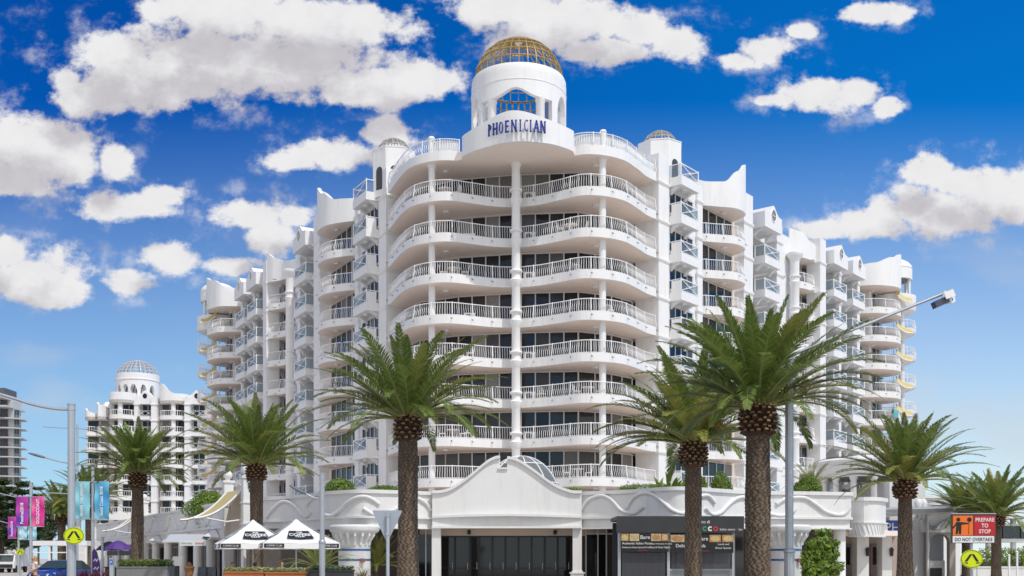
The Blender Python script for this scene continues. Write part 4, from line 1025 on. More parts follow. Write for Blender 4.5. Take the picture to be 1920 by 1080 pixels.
palm(765, 34, 785, .34, .295, .36, .76, 'A', 1.0, 'tall date palm left of the bell gable, just right of the blank triangular sign')
palm(1300, 41, 832, .33, .30, .48, .92, 'B', .92, 'date palm with wide low fronds standing before the menu boards of the restaurant', .0)
palm(1421, 30, 765, .36, .325, .46, .82, 'C', .95, 'largest and nearest date palm, thick trunk beside the floodlight pole')
palm(481, 52, 872, .32, .30, .42, .80, 'D', 1.15, 'date palm rising behind the white coffee umbrellas')
palm(258, 55, 888, .33, .28, .38, .80, 'A', 1.0, 'date palm with a slim trunk in the grey brick planter near the purple umbrella', 2.2)
palm(1697, 44, 903, .35, .25, .42, .75, 'D', .98, 'date palm in front of the white rotunda, at the right of the podium', 1.0)
palm(1812, 72, 972, .3, .27, .45, .7, 'A', 1.06, 'date palm directly behind the orange and red roadworks board', .7)
palm(1868, 66, 968, .3, .27, .45, .7, 'D', 1.06, 'date palm at the far right edge beside the glass walkway', 2.9)
palm(116, 92, 965, .36, .3, .5, .8, 'A', 1.05, 'distant date palm between the pink banner and the nearest left lamp post', 4.2)
palm(168, 86, 940, .36, .3, .5, .8, 'D', 1.05, 'distant date palm behind the two blue banners', 5.0)
# orange fruit stalks in the palm before the menu boards
pB = [o for o in C.objects if o.get('label', '').startswith('date palm with wide low')][0]
b = MB(); rnd = random.Random(5)
for i in range(60):
    a = rnd.gauss(-.6,.5); e = R(rnd.uniform(20,70)); d_ = Vector((math.cos(a)*math.cos(e), -abs(math.sin(a))*math.cos(e)-.2, math.sin(e))); b.tube([d_*.3, d_*.75, d_*.95-Vector((0,0,.25))], .012, 4)
o = b.build('fruit_stalks', M('orange_stalk', (.55,.26,.04), .6, island=.3), pB); o.location = (.30,-.2,zz(832,41)+.35)

def leafball(rad, n, size, seed, core=.0, shell=.55, flat=1., lump=.25):
    """leaves spread through an uneven rounded volume"""
    rnd = random.Random(seed); b = MB(); rx, ry, rz = rad
    lumps = [(Vector((rnd.gauss(0,1), rnd.gauss(0,1), rnd.gauss(0,1))).normalized(), rnd.uniform(-lump, lump)) for _ in range(14)]
    for _ in range(n):
        d = Vector((rnd.gauss(0,1), rnd.gauss(0,1), rnd.gauss(0,1))).normalized()
        k = 1+sum(a*max(0, d.dot(v))**6 for v, a in lumps); r = (shell+(1-shell)*rnd.random()**.6)*k
        c = Vector((d.x*rx*r, d.y*ry*r, d.z*rz*r)); nrm = (d+Vector((rnd.gauss(0,.6), rnd.gauss(0,.6), rnd.gauss(0,.6)+.3))).normalized()
        t = nrm.cross(Vector((rnd.gauss(0,1), rnd.gauss(0,1), rnd.gauss(0,1)))).normalized(); w = nrm.cross(t); s = size*rnd.uniform(.7,1.3)
        k0 = len(b.v); b.v += [tuple(c-t*s),tuple(c+w*s*.45),tuple(c+t*s),tuple(c-w*s*.45)]; b.f.append([k0,k0+1,k0+2,k0+3]); b.mi.append(b.cur)
    return b
def stem_mb(h, r=.05, n=3, spread=.3, seed=1):
    rnd = random.Random(seed); b = MB()
    for i in range(n):
        a = rnd.uniform(0,6.28); b.tube([(0,0,0),(spread*.4*math.cos(a),spread*.4*math.sin(a),h*.5),(spread*math.cos(a),spread*math.sin(a),h)], [r,r*.7,r*.3], 6)
    return b
def shrub(name, label, cat, x, y, z, rad, n, size, mat=LEAF, seed=1, group=None, **k):
    t = thing(name, label, cat, (x,y,z), 0, group)
    o = leafball(rad, n, size, seed, **k).build('foliage', mat, t, recalc=False); o.location = (0,0,rad[2]*.95)
    stem_mb(rad[2]*1.2, .04+.02*rad[0], 4, rad[0]*.5, seed).build('stem', BARK, t, smooth=60); return t
def at(px, y, d): return W(px, y, d)
q = W(637, 921, 63); shrub('clipped_shrub', 'rounded bright green shrub on the terrace between the left lamp post and the boxes', 'shrub', q.x, q.y, 4.38, (.92,.8,1.0), 5200, .075, seed=2)
q = W(1352, 921, 62); shrub('clipped_shrub', 'ball-clipped shrub on the podium between the two biggest palm trunks', 'shrub', q.x, q.y, 4.75, (.62,.6,.92), 4200, .06, seed=3)
q = W(1312, 921, 62.2); shrub('clipped_shrub', 'clipped shrub half hidden behind the trunk of the wide-fronded palm', 'shrub', q.x, q.y, 4.75, (.45,.5,.92), 2800, .06, seed=4)
q = W(1512, 921, 64); shrub('clipped_shrub', 'broad bright green shrub on the podium right of the floodlight pole', 'shrub', q.x, q.y, 4.6, (.98,.8,1.02), 6000, .07, seed=6)
q = W(393, 960, 77); shrub('terrace_tree', 'bushy bright green tree behind the yellow canvas hood', 'tree', q.x, q.y, 4.4, (1.35,1.2,1.05), 6000, .09, seed=7, lump=.4)
q = W(1057, 921, 62); shrub('terrace_shrub', 'loose green shrub peeping over the right slope of the bell gable', 'shrub', q.x, q.y, 4.4, (.85,.7,.75), 2600, .085, seed=8, lump=.6)
q = W(1600, 915, 78); shrub('terrace_shrub', 'dark shrub behind the columns of the white rotunda', 'shrub', q.x, 79.5, 4.4, (2.2,.9,1.3), 4500, .1, mat=LEAFD, seed=9)
q = W(720, 921, 60.5); t = shrub('clipped_hedge', 'low clipped hedge along the podium edge left of the tall palm', 'hedge', q.x, 60.9, 5.0, (.95,.35,.42), 3600, .05, seed=10)
q = W(1215, 915, 60.2); t = shrub('clipped_hedge', 'low clipped hedge along the podium edge right of the bell gable', 'hedge', q.x, 58.9, 5.08, (1.9,.35,.33), 4200, .05, seed=12)
q = W(1537, 1060, 55); shrub('street_tree', 'leafy green young tree beside the blue-banded pier, right of the floodlight pole', 'tree', q.x+.05, q.y, .2, (1.0,.9,1.3), 3000, .10, seed=13, lump=.9, shell=.25)
st_ = [o for o in C.objects if o.get('label','').startswith('leafy green young')][0]; fo_ = [o for o in C.objects if o.parent == st_ and o.name.startswith('foliage')][0]; rnd = random.Random(77)
b = MB()
for cx_, cz_, rr_ in ((-.55,.5,.5),(.1,2.1,.55),(.55,1.5,.5),(-.3,1.5,.55),(.75,.7,.45),(-.8,1.0,.4),(.25,2.55,.35),(-.55,2.0,.32),(0,.9,.7),(.85,2.0,.28)):
    q_ = leafball((rr_,rr_,rr_*.8), int(800*rr_), .125, int(cx_*100+cz_*37), lump=.6, shell=.25); k_ = len(b.v); b.v += [(v[0]+cx_,v[1]+cx_*.4,v[2]+cz_) for v in q_.v]; b.f += [[i+k_ for i in f_] for f_ in q_.f]; b.mi += q_.mi
me_ = b.build('foliage', LEAF, st_, recalc=False); fo_.data = me_.data; fo_.location = (0,0,.15); bpy.data.objects.remove(me_)
def blades(n, h, w, seed, bend=.6, e=(45,85)):
    rnd = random.Random(seed); b = MB()
    for i in range(n):
        az = rnd.uniform(0,6.28); e0 = R(rnd.uniform(*e)); l = h*rnd.uniform(.7,1.1); p = Vector((rnd.gauss(0,.06), rnd.gauss(0,.06), 0)); rows = []; m = 7
        sd_ = Vector((-math.sin(az), math.cos(az), 0))
        for j in range(m+1):
            t = j/m; ee = e0-bend*t*t*1.4; ww = w*math.sin(math.pi*(.08+.92*t)**.8)+.004
            rows.append([p-sd_*ww, p+sd_*ww]); p = p+Vector((math.cos(az)*math.cos(ee), math.sin(az)*math.cos(ee), math.sin(ee)))*l/m
        b.grid(rows)
    return b
def plant(name, label, cat, x, y, z, mb, mat, group=None):
    t = thing(name, label, cat, (x,y,z), 0, group); mb.build('leaves', mat, t, recalc=False); stem_mb(.25, .04, 3, .05).build('stem', BARK, t); return t
for i, (px, h) in enumerate(((1238,1.25),(1262,1.45),(1282,1.3))):
    q = W(px, 920, 60.3); plant('banana_plant', ('leftmost','middle','rightmost')[i]+' of the three broad-leaved plants above the restaurant hedge', 'plant', q.x, 60.3+.2*i, 4.95, blades(18, h*1.15, .13, 20+i, .9), LEAF, 'broad-leaved plants on the podium')
q = W(1181, 920, 60); plant('red_plant', 'dark red spiky plant on the podium edge right of the gable', 'plant', q.x, 60, 5.0, blades(70, .95, .035, 30, .5, (15,85)), LEAFR)
b = crown_mesh(41, 1.6, 26, nl=30); q = W(1520, 890, 66)
t = thing('terrace_palm', 'small feathery palm on the podium in front of the right wing', 'palm tree', (q.x, 66, 4.4)); o = b.build('crown', [FROND, FROND2, RACHIS], t, recalc=False); o.location.z = 1.75; stem_mb(1.9, .12, 1, .02).build('trunk', BARK, t)
for i, (px, d, h, lab) in enumerate(((706,60.8,1.9,'bushy fan palm in the dark corner left of the tall palm trunk'),(598,53,1.7,'potted palm beside the left lamp post under the umbrella edge'))):
    q = W(px, 1040, d); t = thing('pot_palm', lab, 'palm tree', (q.x, d, .3)); o = crown_mesh(50+i, h, 30, nl=30, full=1.1).build('crown', [LEAF, FROND2, RACHIS], t, recalc=False); o.location.z = .9; stem_mb(1.0, .09, 3, .15).build('trunk', BARK, t)
q = W(660, 1078, 52); plant('grass_tuft', 'wispy ornamental grass at the foot of the left blue-banded pier', 'grass', q.x, 55.6, .2, blades(120, 1.15, .012, 60, .9, (50,88)), leafmat('dry_grass', (.16,.15,.06), (.32,.28,.14), .3))
# ================================================================== STREET: ROAD, POLES, SIGNS, UMBRELLAS, CAR, PERSON
g = MB(); g.poly([(-3000,-80,0),(3000,-80,0),(3000,4000,0),(-3000,4000,0)])
tag(g.build('ground', M('forecourt_paving', (.52,.47,.405), .85, var=.15, vscale=.5), recalc=False), kind='structure')
ASPH = M('asphalt', (.055,.055,.058), .85, var=.25, vscale=1.5)
rd = [(-22,-60),(-22,40),(-36,66),(-58,110),(-80,170),(-130,300)]
b = MB(); P = spline(rd, 4); N = normals2(P); b.grid([[(p.x-n.x*9, p.y-n.y*9, .004),(p.x,p.y,.004)] for p, n in zip(P, N)]); tag(b.build('road', ASPH, recalc=False), kind='structure')
b = MB(); b.strip(P, 0, .13, -.3); tag(b.build('kerb', M('kerb_concrete', (.40,.39,.37), .85), None), kind='structure')
b = MB(); b.grid([[(p.x-n.x*.75, p.y-n.y*.75, .008),(p.x-n.x*.6, p.y-n.y*.6, .008)] for p, n in zip(P, N)]); b.grid([[(p.x-n.x*5.1, p.y-n.y*5.1, .008),(p.x-n.x*4.95, p.y-n.y*4.95, .008)] for p, n in zip(P, N)])
tag(b.build('road_marking', M('yellow_paint', (.55,.36,.05), .7), recalc=False), kind='structure')
b = MB(); P2 = spline([(-40,22),(0,24),(60,24)], 4); b.grid([[(p.x,p.y,.004),(p.x,p.y+7,.004)] for p in P2]); tag(b.build('road', ASPH, recalc=False), kind='structure')
LIME = M('lime_reflective', (.62,.74,.0), .45); SIGNB = M('sign_black', (.01,.012,.01), .5)
def ped_sign(px, y, d, rx, ry, label):
    q = W(px, y, d); t = thing('crossing_sign', label, 'sign', (q.x, q.y, q.z))
    ring = [(math.cos(2*math.pi*i/40), math.sin(2*math.pi*i/40)) for i in range(40)]
    b = MB(); b.slabx([(rx*x, 0, ry*z) for x, z in ring], (0,-.03,0), (0,.0,0)); pl = b.build('plate', LIME, t)
    b = MB(); b.tube([(rx*.93*x, -.033, ry*.92*z) for x, z in ring+ring[:1]], rx*.02, 4); b.build('border', SIGNB, pl)
    for s in (-1, 1):
        b = MB(); leg = [(.08*s-.10,.52),(.08*s+.12,.52),(.52*s+.12,-.28),(.52*s-.14,-.28)]
        b.slabx([(rx*x, 0, ry*z) for x, z in leg], (0,-.036,0), (0,-.031,0)); b.build('leg_symbol', SIGNB, pl)
        b = MB(); ft = [(.45*s-.14,-.34),(.45*s+.14,-.34),(.45*s+.2,-.42),(.45*s-.16,-.46)]
        ft = [(.40*s-.02,-.38),(.62*s,-.36),(.74*s,-.44),(.36*s,-.52)] if s > 0 else [(-.40,-.38),(-.62,-.36),(-.66,-.42),(-.34,-.56)]
        b.slabx([(rx*x, 0, ry*z) for x, z in ft], (0,-.036,0), (0,-.031,0)); b.build('foot_symbol', SIGNB, pl)
    return t
def pole(px, d, ytop, w, label, wl=None, ysplit=None, name='lamp_post', cat='lamp post', cap=True):
    x = (px-960)/FPX*d; h = zz(ytop, d); r = w/2; t = thing(name, label, cat, (x, d, 0)); b = MB(); pr = []
    if wl: zs_ = zz(ysplit, d); pr = [(wl/2,0),(wl/2,zs_),(wl/2+.02,zs_+.02),(wl/2+.02,zs_+.08),(r,zs_+.14)]
    else: pr = [(r*1.15,0)]
    pr += [(r,h-.25)]
    if cap: pr += [(r*1.12,h-.25),(r*1.12,h-.18),(r,h-.18),(r,h-.06),(r*1.1,h-.05),(r*1.1,h),(0,h)]
    b.lathe(0,0,pr,12); b.build('shaft', GALV, t, smooth=25)
    b = MB(); b.lathe(0,0,[(r*2.2,0),(r*2.2,.04),(r*1.5,.06)],12); b.build('base_plate', GALV, t); return t, x, d
def arm(t, x, d, pts, r=.045, lamp=None, lampsize=.8):
    P = [W(px, y, dd)-Vector((x,d,0)) for px, y, dd in pts]; b = MB(); b.tube(spline(P, .15), r, 7); a = b.build('arm', GALV, t, smooth=60)
    if lamp:
        e = P[-1]; dv = (P[-1]-P[-2]); dv.normalize(); L = lampsize; b = MB(); rows = []
        for k, w, h in ((0,.05,.05),(.2,.13,.07),(.6,.16,.08),(.9,.12,.05),(1.0,.03,.02)):
            c = e+dv*L*k; sd_ = dv.cross(Vector((0,0,1))).normalized(); rows.append([c+sd_*w*math.cos(q*math.pi/4)+Vector((0,0,h*math.sin(q*math.pi/4))) for q in range(8)])
        b.grid(rows, True); b.poly(rows[0]); b.poly(rows[-1]); b.build('lamp_head', M('lamp_grey', (.16,.17,.18), .45), t, smooth=60)
def banner(t, x, d, px0, px1, y0, y1, col1, col2, word, tcol, size, side, small=None):
    X0, X1 = (px0-960)/FPX*d-x, (px1-960)/FPX*d-x; z0, z1 = zz(y1, d), zz(y0, d)
    m = bpy.data.materials.new('banner_print'); m.use_nodes = True; nt = m.node_tree; bs = nt.nodes['Principled BSDF']; bs.inputs['Roughness'].default_value = .7
    tc = nt.nodes.new('ShaderNodeTexCoord'); nz = nt.nodes.new('ShaderNodeTexNoise'); nz.inputs['Scale'].default_value = .9; nz.inputs['Detail'].default_value = 0
    mx = nt.nodes.new('ShaderNodeMix'); mx.data_type = 'RGBA'; mr = nt.nodes.new('ShaderNodeMapRange'); mr.inputs[1].default_value = .4; mr.inputs[2].default_value = .6
    nt.links.new(tc.outputs['Object'], nz.inputs['Vector']); nt.links.new(nz.outputs[0], mr.inputs[0]); nt.links.new(mr.outputs[0], mx.inputs[0]); mx.inputs[6].default_value = (*col1,1); mx.inputs[7].default_value = (*col2,1); nt.links.new(mx.outputs[2], bs.inputs['Base Color'])
    b = MB(); rows = []
    for i in range(9):
        u = i/8; rows.append([(X0+(X1-X0)*u, -.16+.05*math.sin(u*3.1+z), z0+(z1-z0)*z/10) for z in range(11)])
    b.grid(rows); b.grid([[(p[0],p[1]+.012,p[2]) for p in r_] for r_ in rows]); bn = b.build('banner', m, t, smooth=180, recalc=False)
    b = MB(); 
    for z in (z0-.02, z1+.02): b.tube([(0,-.12,z),(X1 if side > 0 else X0,-.12,z)], .025, 6)
    b.build('banner_rod', GALV, t)
    text(word, size, tcol, bn, ((X0+X1)/2+size*.34, -.24, z0+(z1-z0)*.08), (R(90), R(-90), 0), ext=.004, off=.006)
    if small: text(small, size*.35, tcol, bn, (X0+.1, -.24, z0+.1), ext=.003)
BW = M('banner_white', (.80,.82,.85), .6)
# nearest left post with the crossing sign and an arm running out of frame
t, x, d = pole(134, 40, 757, .27, 'grey octagonal post carrying the larger left crossing sign', .33, 1020)
arm(t, x, d, [(131,768,40),(100,766,40),(60,758,40),(20,745,40),(-60,722,40)], .055)
ped_sign(139, 1004.5, 39.78, .385, .318, 'larger yellow-green walking-legs sign on the nearest left post')
# banner posts down the street
t, x, d = pole(174, 60, 868, .17, 'slim grey post holding the two blue banners')
arm(t, x, d, [(172,872,60),(150,871,60),(115,866,60),(85,858,60)], .04, True, 1.0)
arm(t, x, d, [(172,928,60),(130,926,60),(84,924,60)], .03)
arm(t, x, d, [(174,928,60),(192,928,60)], .03)
banner(t, x, d, 141.5, 170.5, 904, 973, (.16,.50,.62), (.30,.62,.70), 'SHARE THE DREAM', BW, .205, -1, 'Gold Coast')
banner(t, x, d, 179.5, 206.5, 904, 973, (.06,.36,.66), (.20,.58,.76), 'Gold Coast 2018', BW, .235, 1)
t, x, d = pole(145, 66, 796, .12, 'thin mast with long horizontal arms behind the nearest left post', name='lamp_mast')
arm(t, x, d, [(145,803,66),(110,802,66),(80,800,66)], .03); arm(t, x, d, [(145,803,66),(170,806,66),(187,808,66)], .03)
arm(t, x, d, [(145,952,66),(160,952,66),(178,946,66)], .035, True, .9)
t, x, d = pole(58, 75, 905, .20, 'grey banner post with purple and magenta festival banners')
banner(t, x, d, 32, 55.5, 932, 987, (.14,.05,.42), (.50,.04,.36), 'Festival2018', BW, .30, -1)
banner(t, x, d, 62, 85, 932, 987, (.66,.02,.28), (.85,.14,.36), 'GOLDCOAST.', BW, .29, 1)
arm(t, x, d, [(56,938,75),(30,932,75),(0,925,75),(-30,915,75)], .035)
t, x, d = pole(35, 105, 955, .20, 'farther banner post with one purple banner, left edge of the street')
banner(t, x, d, 16, 32, 970, 1009, (.14,.05,.42), (.50,.04,.36), 'Festival2018', BW, .30, -1)
banner(t, x, d, 37.5, 52, 988, 1012, (.30,.62,.72), (.45,.72,.80), 'GC2018', BW, .26, 1)
banner(t, x, d, 53, 70, 988, 1012, (.22,.52,.70), (.45,.72,.80), '', BW, .3, 1)
arm(t, x, d, [(34,985,105),(15,981,105),(0,977,105)], .04)
ped_sign(38, 1035, 98, .345, .30, 'small distant yellow-green walking-legs sign over the far pavement')
t, x, d = pole(38.5, 98.2, 1030, .12, 'short post of the distant crossing sign', name='sign_post', cat='post')
# lamp post left of the pier, curved arm with a flat lamp
t, x, d = pole(604, 42, 888, .20, 'pale grey lamp post left of the blue-banded pier, flat lamp pointing left', .25, 1019)
arm(t, x, d, [(601,935,42),(590,934,42),(580,929,42),(574,926,42)], .035, True, .75)
# floodlight pole
t, x, d = pole(1480, 30, 664, .235, 'tall grey pole with a white floodlight on a long slanting arm', .30, 1037, name='floodlight_pole', cat='light pole')
arm(t, x, d, [(1480,668,30),(1560,634,30),(1650,598,30),(1750,558,30),(1783,545,30)], .042)
q = W(1768, 566, 30)-Vector((x,d,0)); b = MB(); b.bar(q+Vector((-.26,0,-.10)), q+Vector((.20,0,.10)), .28, .18); b.build('lamp_head', M('floodlight_blue', (.06,.07,.11), .35), t)
b = MB(); b.bar(q+Vector((-.02,-.19,.12)), q+Vector((.24,-.19,.22)), .03, .2); b.tube([q+Vector((.05,0,.3)), q+Vector((.0,0,.05))], .05, 8); b.bar(q+Vector((.10,-.12,.02)), q+Vector((.3,.1,.12)), .17, .2); b.build('lamp_bracket', WHITE2, t)
# blank back of a triangular sign
q = W(726, 957, 25); t = thing('triangle_sign', 'blank grey back of a triangular give way sign on a post', 'sign', (q.x, 25, 0)); z = q.z; b = MB()
tri = [(-.33,z),(.33,z),(.345,z-.025),(.035,z-.70),(-.0,z-.72),(-.035,z-.70),(-.345,z-.025)]
b.slabx([(u,0,v) for u, v in tri], (0,.0,0), (0,.012,0)); b.build('plate', M('sign_back_grey', (.37,.41,.46), .45, metal=.3, var=.1), t)
b = MB(); b.lathe(.02,-.05,[(.042,0),(.042,z-.08),(.048,z-.08),(.0,z-.05)],12); b.build('post', GALV, t, smooth=40)
b = MB(); b.box(-.02,-.10,z-.14,.06,.0,z-.10); b.box(-.02,-.10,z-.58,.06,.0,z-.54); b.build('clamp', GALV, t)
# roadworks board and second crossing sign
q0, q1 = W(1783, 964, 35), W(1867, 1018.5, 35); t = thing('roadworks_board', 'orange and red PREPARE TO STOP board on a metal frame', 'sign', ((q0.x+q1.x)/2, 35, 0)); hw = (q1.x-q0.x)/2; zt, zb = q0.z, q1.z
ORG = M('sign_orange', (.85,.17,.015), .5); SRED = M('sign_red', (.50,.012,.02), .5); SWH = M('sign_white', (.78,.78,.78), .5); FRM = M('board_frame', (.05,.045,.04), .5)
b = MB(); b.box(-hw,-.01,zb,hw,.03,zt); fr = b.build('frame', FRM, t); zm = zb+.235
b = MB(); b.box(-hw+.06,-.02,zm+.02,-.02,-.011,zt-.05); po = b.build('worker_panel', ORG, t); b = MB(); b.box(.02,-.02,zm+.02,hw-.03,-.011,zt-.05); pr_ = b.build('stop_panel', SRED, t); b = MB(); b.box(-hw+.05,-.02,zb+.02,hw-.06,-.011,zm); pw = b.build('overtake_panel', SWH, t)
b = MB(); b.box(-hw,-.03,zt,hw,.05,zt+.03); b.build('frame_rail', GALV, t)
zc = zm+.02; H = zt-.05-zc; b = MB(); cx = -.46
ring = [(math.cos(k*.3142), math.sin(k*.3142)) for k in range(20)]
for pts in ([(cx-.04+.065*a, zc+H*.80+.065*c) for a, c in ring], [(cx+.32+.075*a, zc+H*.80+.075*c) for a, c in ring], [(cx-.15,zc+.36),(cx-.11,zc+.44),(cx+.03,zc+.44),(cx+.30,zc+.41),(cx+.30,zc+.375),(cx+.06,zc+.35),(cx+.06,zc+.22),(cx+.05,zc+.04),(cx-.02,zc+.04),(cx-.03,zc+.2),(cx-.06,zc+.04),(cx-.13,zc+.04),(cx-.11,zc+.33),(cx-.2,zc+.22),(cx-.24,zc+.25)],
            [(cx+.285,zc+.03),(cx+.30,zc+.03),(cx+.325,zc+.5),(cx+.31,zc+.5)]):
    b.slabx([(u,0,v) for u, v in pts], (0,-.026,0), (0,-.021,0))
b.build('worker_symbol', SIGNB, po)
for i, wd in enumerate(('PREPARE','TO','STOP')): text(wd, .175, SWH, pr_, (hw/2+.0, -.024, zc+H*.70-.19*i), ext=.003, align='CENTER', off=.003, sx=.88, space=1.06)
text('DO NOT OVERTAKE', .158, SIGNB, pw, (0, -.024, zb+.07), ext=.003, align='CENTER', off=.0015, sx=.80, space=1.07)
b = MB(); b.lathe(-.03,.08,[(.05,0),(.05,zb+.1)],10); b.build('post', GALV, t, smooth=40)
ped_sign(1821.5, 1048, 34.8, .365, .30, 'yellow-green walking-legs sign under the roadworks board')
# ---------------- umbrellas of the coffee bar
CANV = M('white_canvas', (.80,.79,.77), .8, var=.04); LOGO = M('logo_black', (.02,.02,.022), .6); LW = M('logo_white', (.8,.8,.8), .6)
def cafe_umbrella(A, L, th, label, ze=2.28, zp=3.35):
    ca, sa = math.cos(th), math.sin(th); cx, cy = A[0]+L/2*(ca-sa), A[1]+L/2*(sa+ca)
    t = thing('cafe_umbrella', label, 'umbrella', (cx, cy, 0), th, 'white square cafe umbrellas'); h = L/2
    P = [(-h,-h),(h,-h),(h,h),(-h,h)]; b = MB()
    for i in range(4):
        a, c = Vector((*P[i],ze)), Vector((*P[(i+1)%4],ze)); top = Vector((0,0,zp)); rows = []
        for j in range(9):
            k = j/8; rows.append([a.lerp(top,k)+Vector((0,0,-.10*math.sin(math.pi*k))), (a.lerp(c,.5)).lerp(top,k)+Vector((0,0,-.16*math.sin(math.pi*k)-.05*(1-k))), c.lerp(top,k)+Vector((0,0,-.10*math.sin(math.pi*k)))])
        b.grid(rows)
    cp = b.build('canopy', CANV, t, smooth=20, recalc=False)
    b = MB()
    for i in range(4):
        a, c = Vector((*P[i],0)), Vector((*P[(i+1)%4],0)); rows = []
        for j in range(17):
            q = a.lerp(c, j/16); rows.append([(q.x,q.y,ze-.05*math.sin(math.pi*j/16)), (q.x*1.01,q.y*1.01,ze-.25-.03*abs(math.sin(j*math.pi/4)))])
        b.grid(rows)
    va = b.build('valance', CANV, t, recalc=False)
    b = MB(); b.tube([(0,0,0),(0,0,zp)], .035, 8); b.box(-.4,-.4,0,.4,.4,.07)
    for p in P: b.bar((0,0,zp-.05),(p[0],p[1],ze-.02),.03)
    b.build('pole', GALV, t)
    # printed black patches with the name, front and left side
    for rz in (0., -math.pi/2):
        m = Matrix.Rotation(rz, 4, 'Z'); sl = Vector((0, h, zp-ze)); 
        def pt(u, k, o=.02): 
            v = Vector((u*(1-k), -h*(1-k), ze+(zp-ze)*k-.16*math.sin(math.pi*k)+.035+o)); v.y -= .02; return m @ v
        b = MB(); b.poly([pt(-.75,.22),pt(.75,.22),pt(1.0,.58),pt(-1.0,.58)]); lo = b.build('logo_patch', LOGO, cp, recalc=False)
        ang = math.atan2(zp-ze-.1, h)
        for wd, sz, k in (('THE',.14,.47),('COFFEE',.27,.335),('CLUB',.17,.25)):
            te = text(wd, sz, LW, lo, pt(0, k, .05), (ang, 0, rz), ext=.003, align='CENTER', off=.006)
        for u in (-h*.72, h*.72):
            b = MB(); b.poly([m @ Vector((u-.42,-h-.03,ze-.22)), m @ Vector((u+.42,-h-.03,ze-.22)), m @ Vector((u+.42,-h-.03,ze-.05)), m @ Vector((u-.42,-h-.03,ze-.05))]); lo = b.build('valance_patch', LOGO, va, recalc=False)
            text('COFFEE CLUB', .105, LW, lo, m @ Vector((u,-h-.045,ze-.17)), (R(90),0,rz), ext=.002, align='CENTER')
    return t
cafe_umbrella((-10.5,45.0), 3.25, R(20), 'nearer white coffee umbrella with a big black logo, right of its twin')
cafe_umbrella((-12.55,45.9), 3.1, R(20), 'white coffee umbrella partly hidden behind its twin, leftmost')
# planter boxes, screens and chairs under them
def planter(x0, y0, x1, y1, h, mat, label, leafm, seed, n=900, name='planter_box', size=.05, lh=.16):
    t = thing(name, label, 'planter', ((x0+x1)/2,(y0+y1)/2,0)); w, dd = abs(x1-x0)/2, abs(y1-y0)/2; b = MB()
    b.box(-w,-dd,0,w,dd,h); b.box(-w-.03,-dd-.03,h-.06,w+.03,dd+.03,h-.001); b.build('box', mat, t)
    rnd = random.Random(seed); b = MB()
    for i in range(n):
        c = Vector((rnd.uniform(-w,w), rnd.uniform(-dd,dd), h+rnd.random()**1.5*lh)); nr = Vector((rnd.gauss(0,.6),rnd.gauss(0,.6)-.2,1)).normalized(); tt = nr.cross(Vector((rnd.gauss(0,1),rnd.gauss(0,1),rnd.gauss(0,1)))).normalized(); ww = nr.cross(tt); s = size*rnd.uniform(.6,1.4)
        k = len(b.v); b.v += [tuple(c-tt*s),tuple(c+ww*s*.5),tuple(c+tt*s),tuple(c-ww*s*.5)]; b.f.append([k,k+1,k+2,k+3]); b.mi.append(0)
    b.build('plants', leafm, t, recalc=False); return t
TERRA = M('orange_rust', (.42,.13,.04), .65, var=.2, stain=.3); GBR = M('grey_block', (.20,.20,.20), .85, var=.2, vscale=6)
SUCC = leafmat('pale_succulent', (.20,.27,.10), (.42,.46,.20), .2)
planter(-11.1,41.0,-9.55,41.5,1.1,TERRA,'left orange planter box of pale succulents before the umbrellas',SUCC,1)
planter(-9.5,41.0,-8.0,41.5,1.08,TERRA,'right orange planter box of pale succulents before the umbrellas',SUCC,2)
planter(-7.95,42.0,-6.3,42.6,1.15,CHAR,'dark planter trough between the lamp post and the pier',leafmat('trough_leaf',(.05,.09,.03),(.12,.18,.06),.2),3)
planter(-19.4,52.3,-16.9,53.4,1.2,GBR,'low grey block planter wall around the slim-trunked palm',leafmat('groundcover',(.07,.13,.025),(.2,.26,.06),.2),4,2600,size=.06,lh=.35)
# purple umbrella and its stall
PURP = M('purple_canvas', (.09,.035,.21), .7, var=.2)
t = thing('purple_umbrella', 'round purple umbrella over a dark stall behind the grey planter', 'umbrella', ((222-960)/FPX*68, 68, 0)); b = MB(); rows = []
for k in range(6):
    u = k/5; rows.append([((.9*u)*math.cos(q*math.pi/4)*1.0, .9*u*math.sin(q*math.pi/4), 2.75-.55*u**1.6-(.10 if q % 2 and k == 5 else 0)) for q in range(8)])
b.grid(rows, True); b.build('canopy', PURP, t, recalc=False); b = MB(); b.tube([(0,0,0),(0,0,2.8)], .03, 8); b.build('pole', GALV, t)
t = thing('purple_umbrella', 'black umbrella tilting behind the purple one', 'umbrella', ((205-960)/FPX*71, 71, 0)); b = MB(); b.grid([[(p[0],p[1],p[2]) for p in r_] for r_ in rows], True); b.build('canopy', BLACK, t, recalc=False); b = MB(); b.tube([(0,0,0),(0,0,2.8)], .03, 8); b.build('pole', GALV, t)
t.name = 'black_umbrella'
t = thing('coffee_stall', 'black stall counter under the purple umbrella', 'stall', ((220-960)/FPX*69.5, 69.5, 0)); b = MB(); b.box(-.8,0,0,.8,.6,1.0); b.box(-.9,-.05,1.0,.9,.7,1.06); b.build('counter', BLACK, t)
b = MB(); [b.box(x-.03,.5,1.06,x+.03,.56,2.1) for x in (-.8,.8)]; b.box(-.85,.45,1.8,.85,.6,2.1); b.build('frame', CHAR, t); 
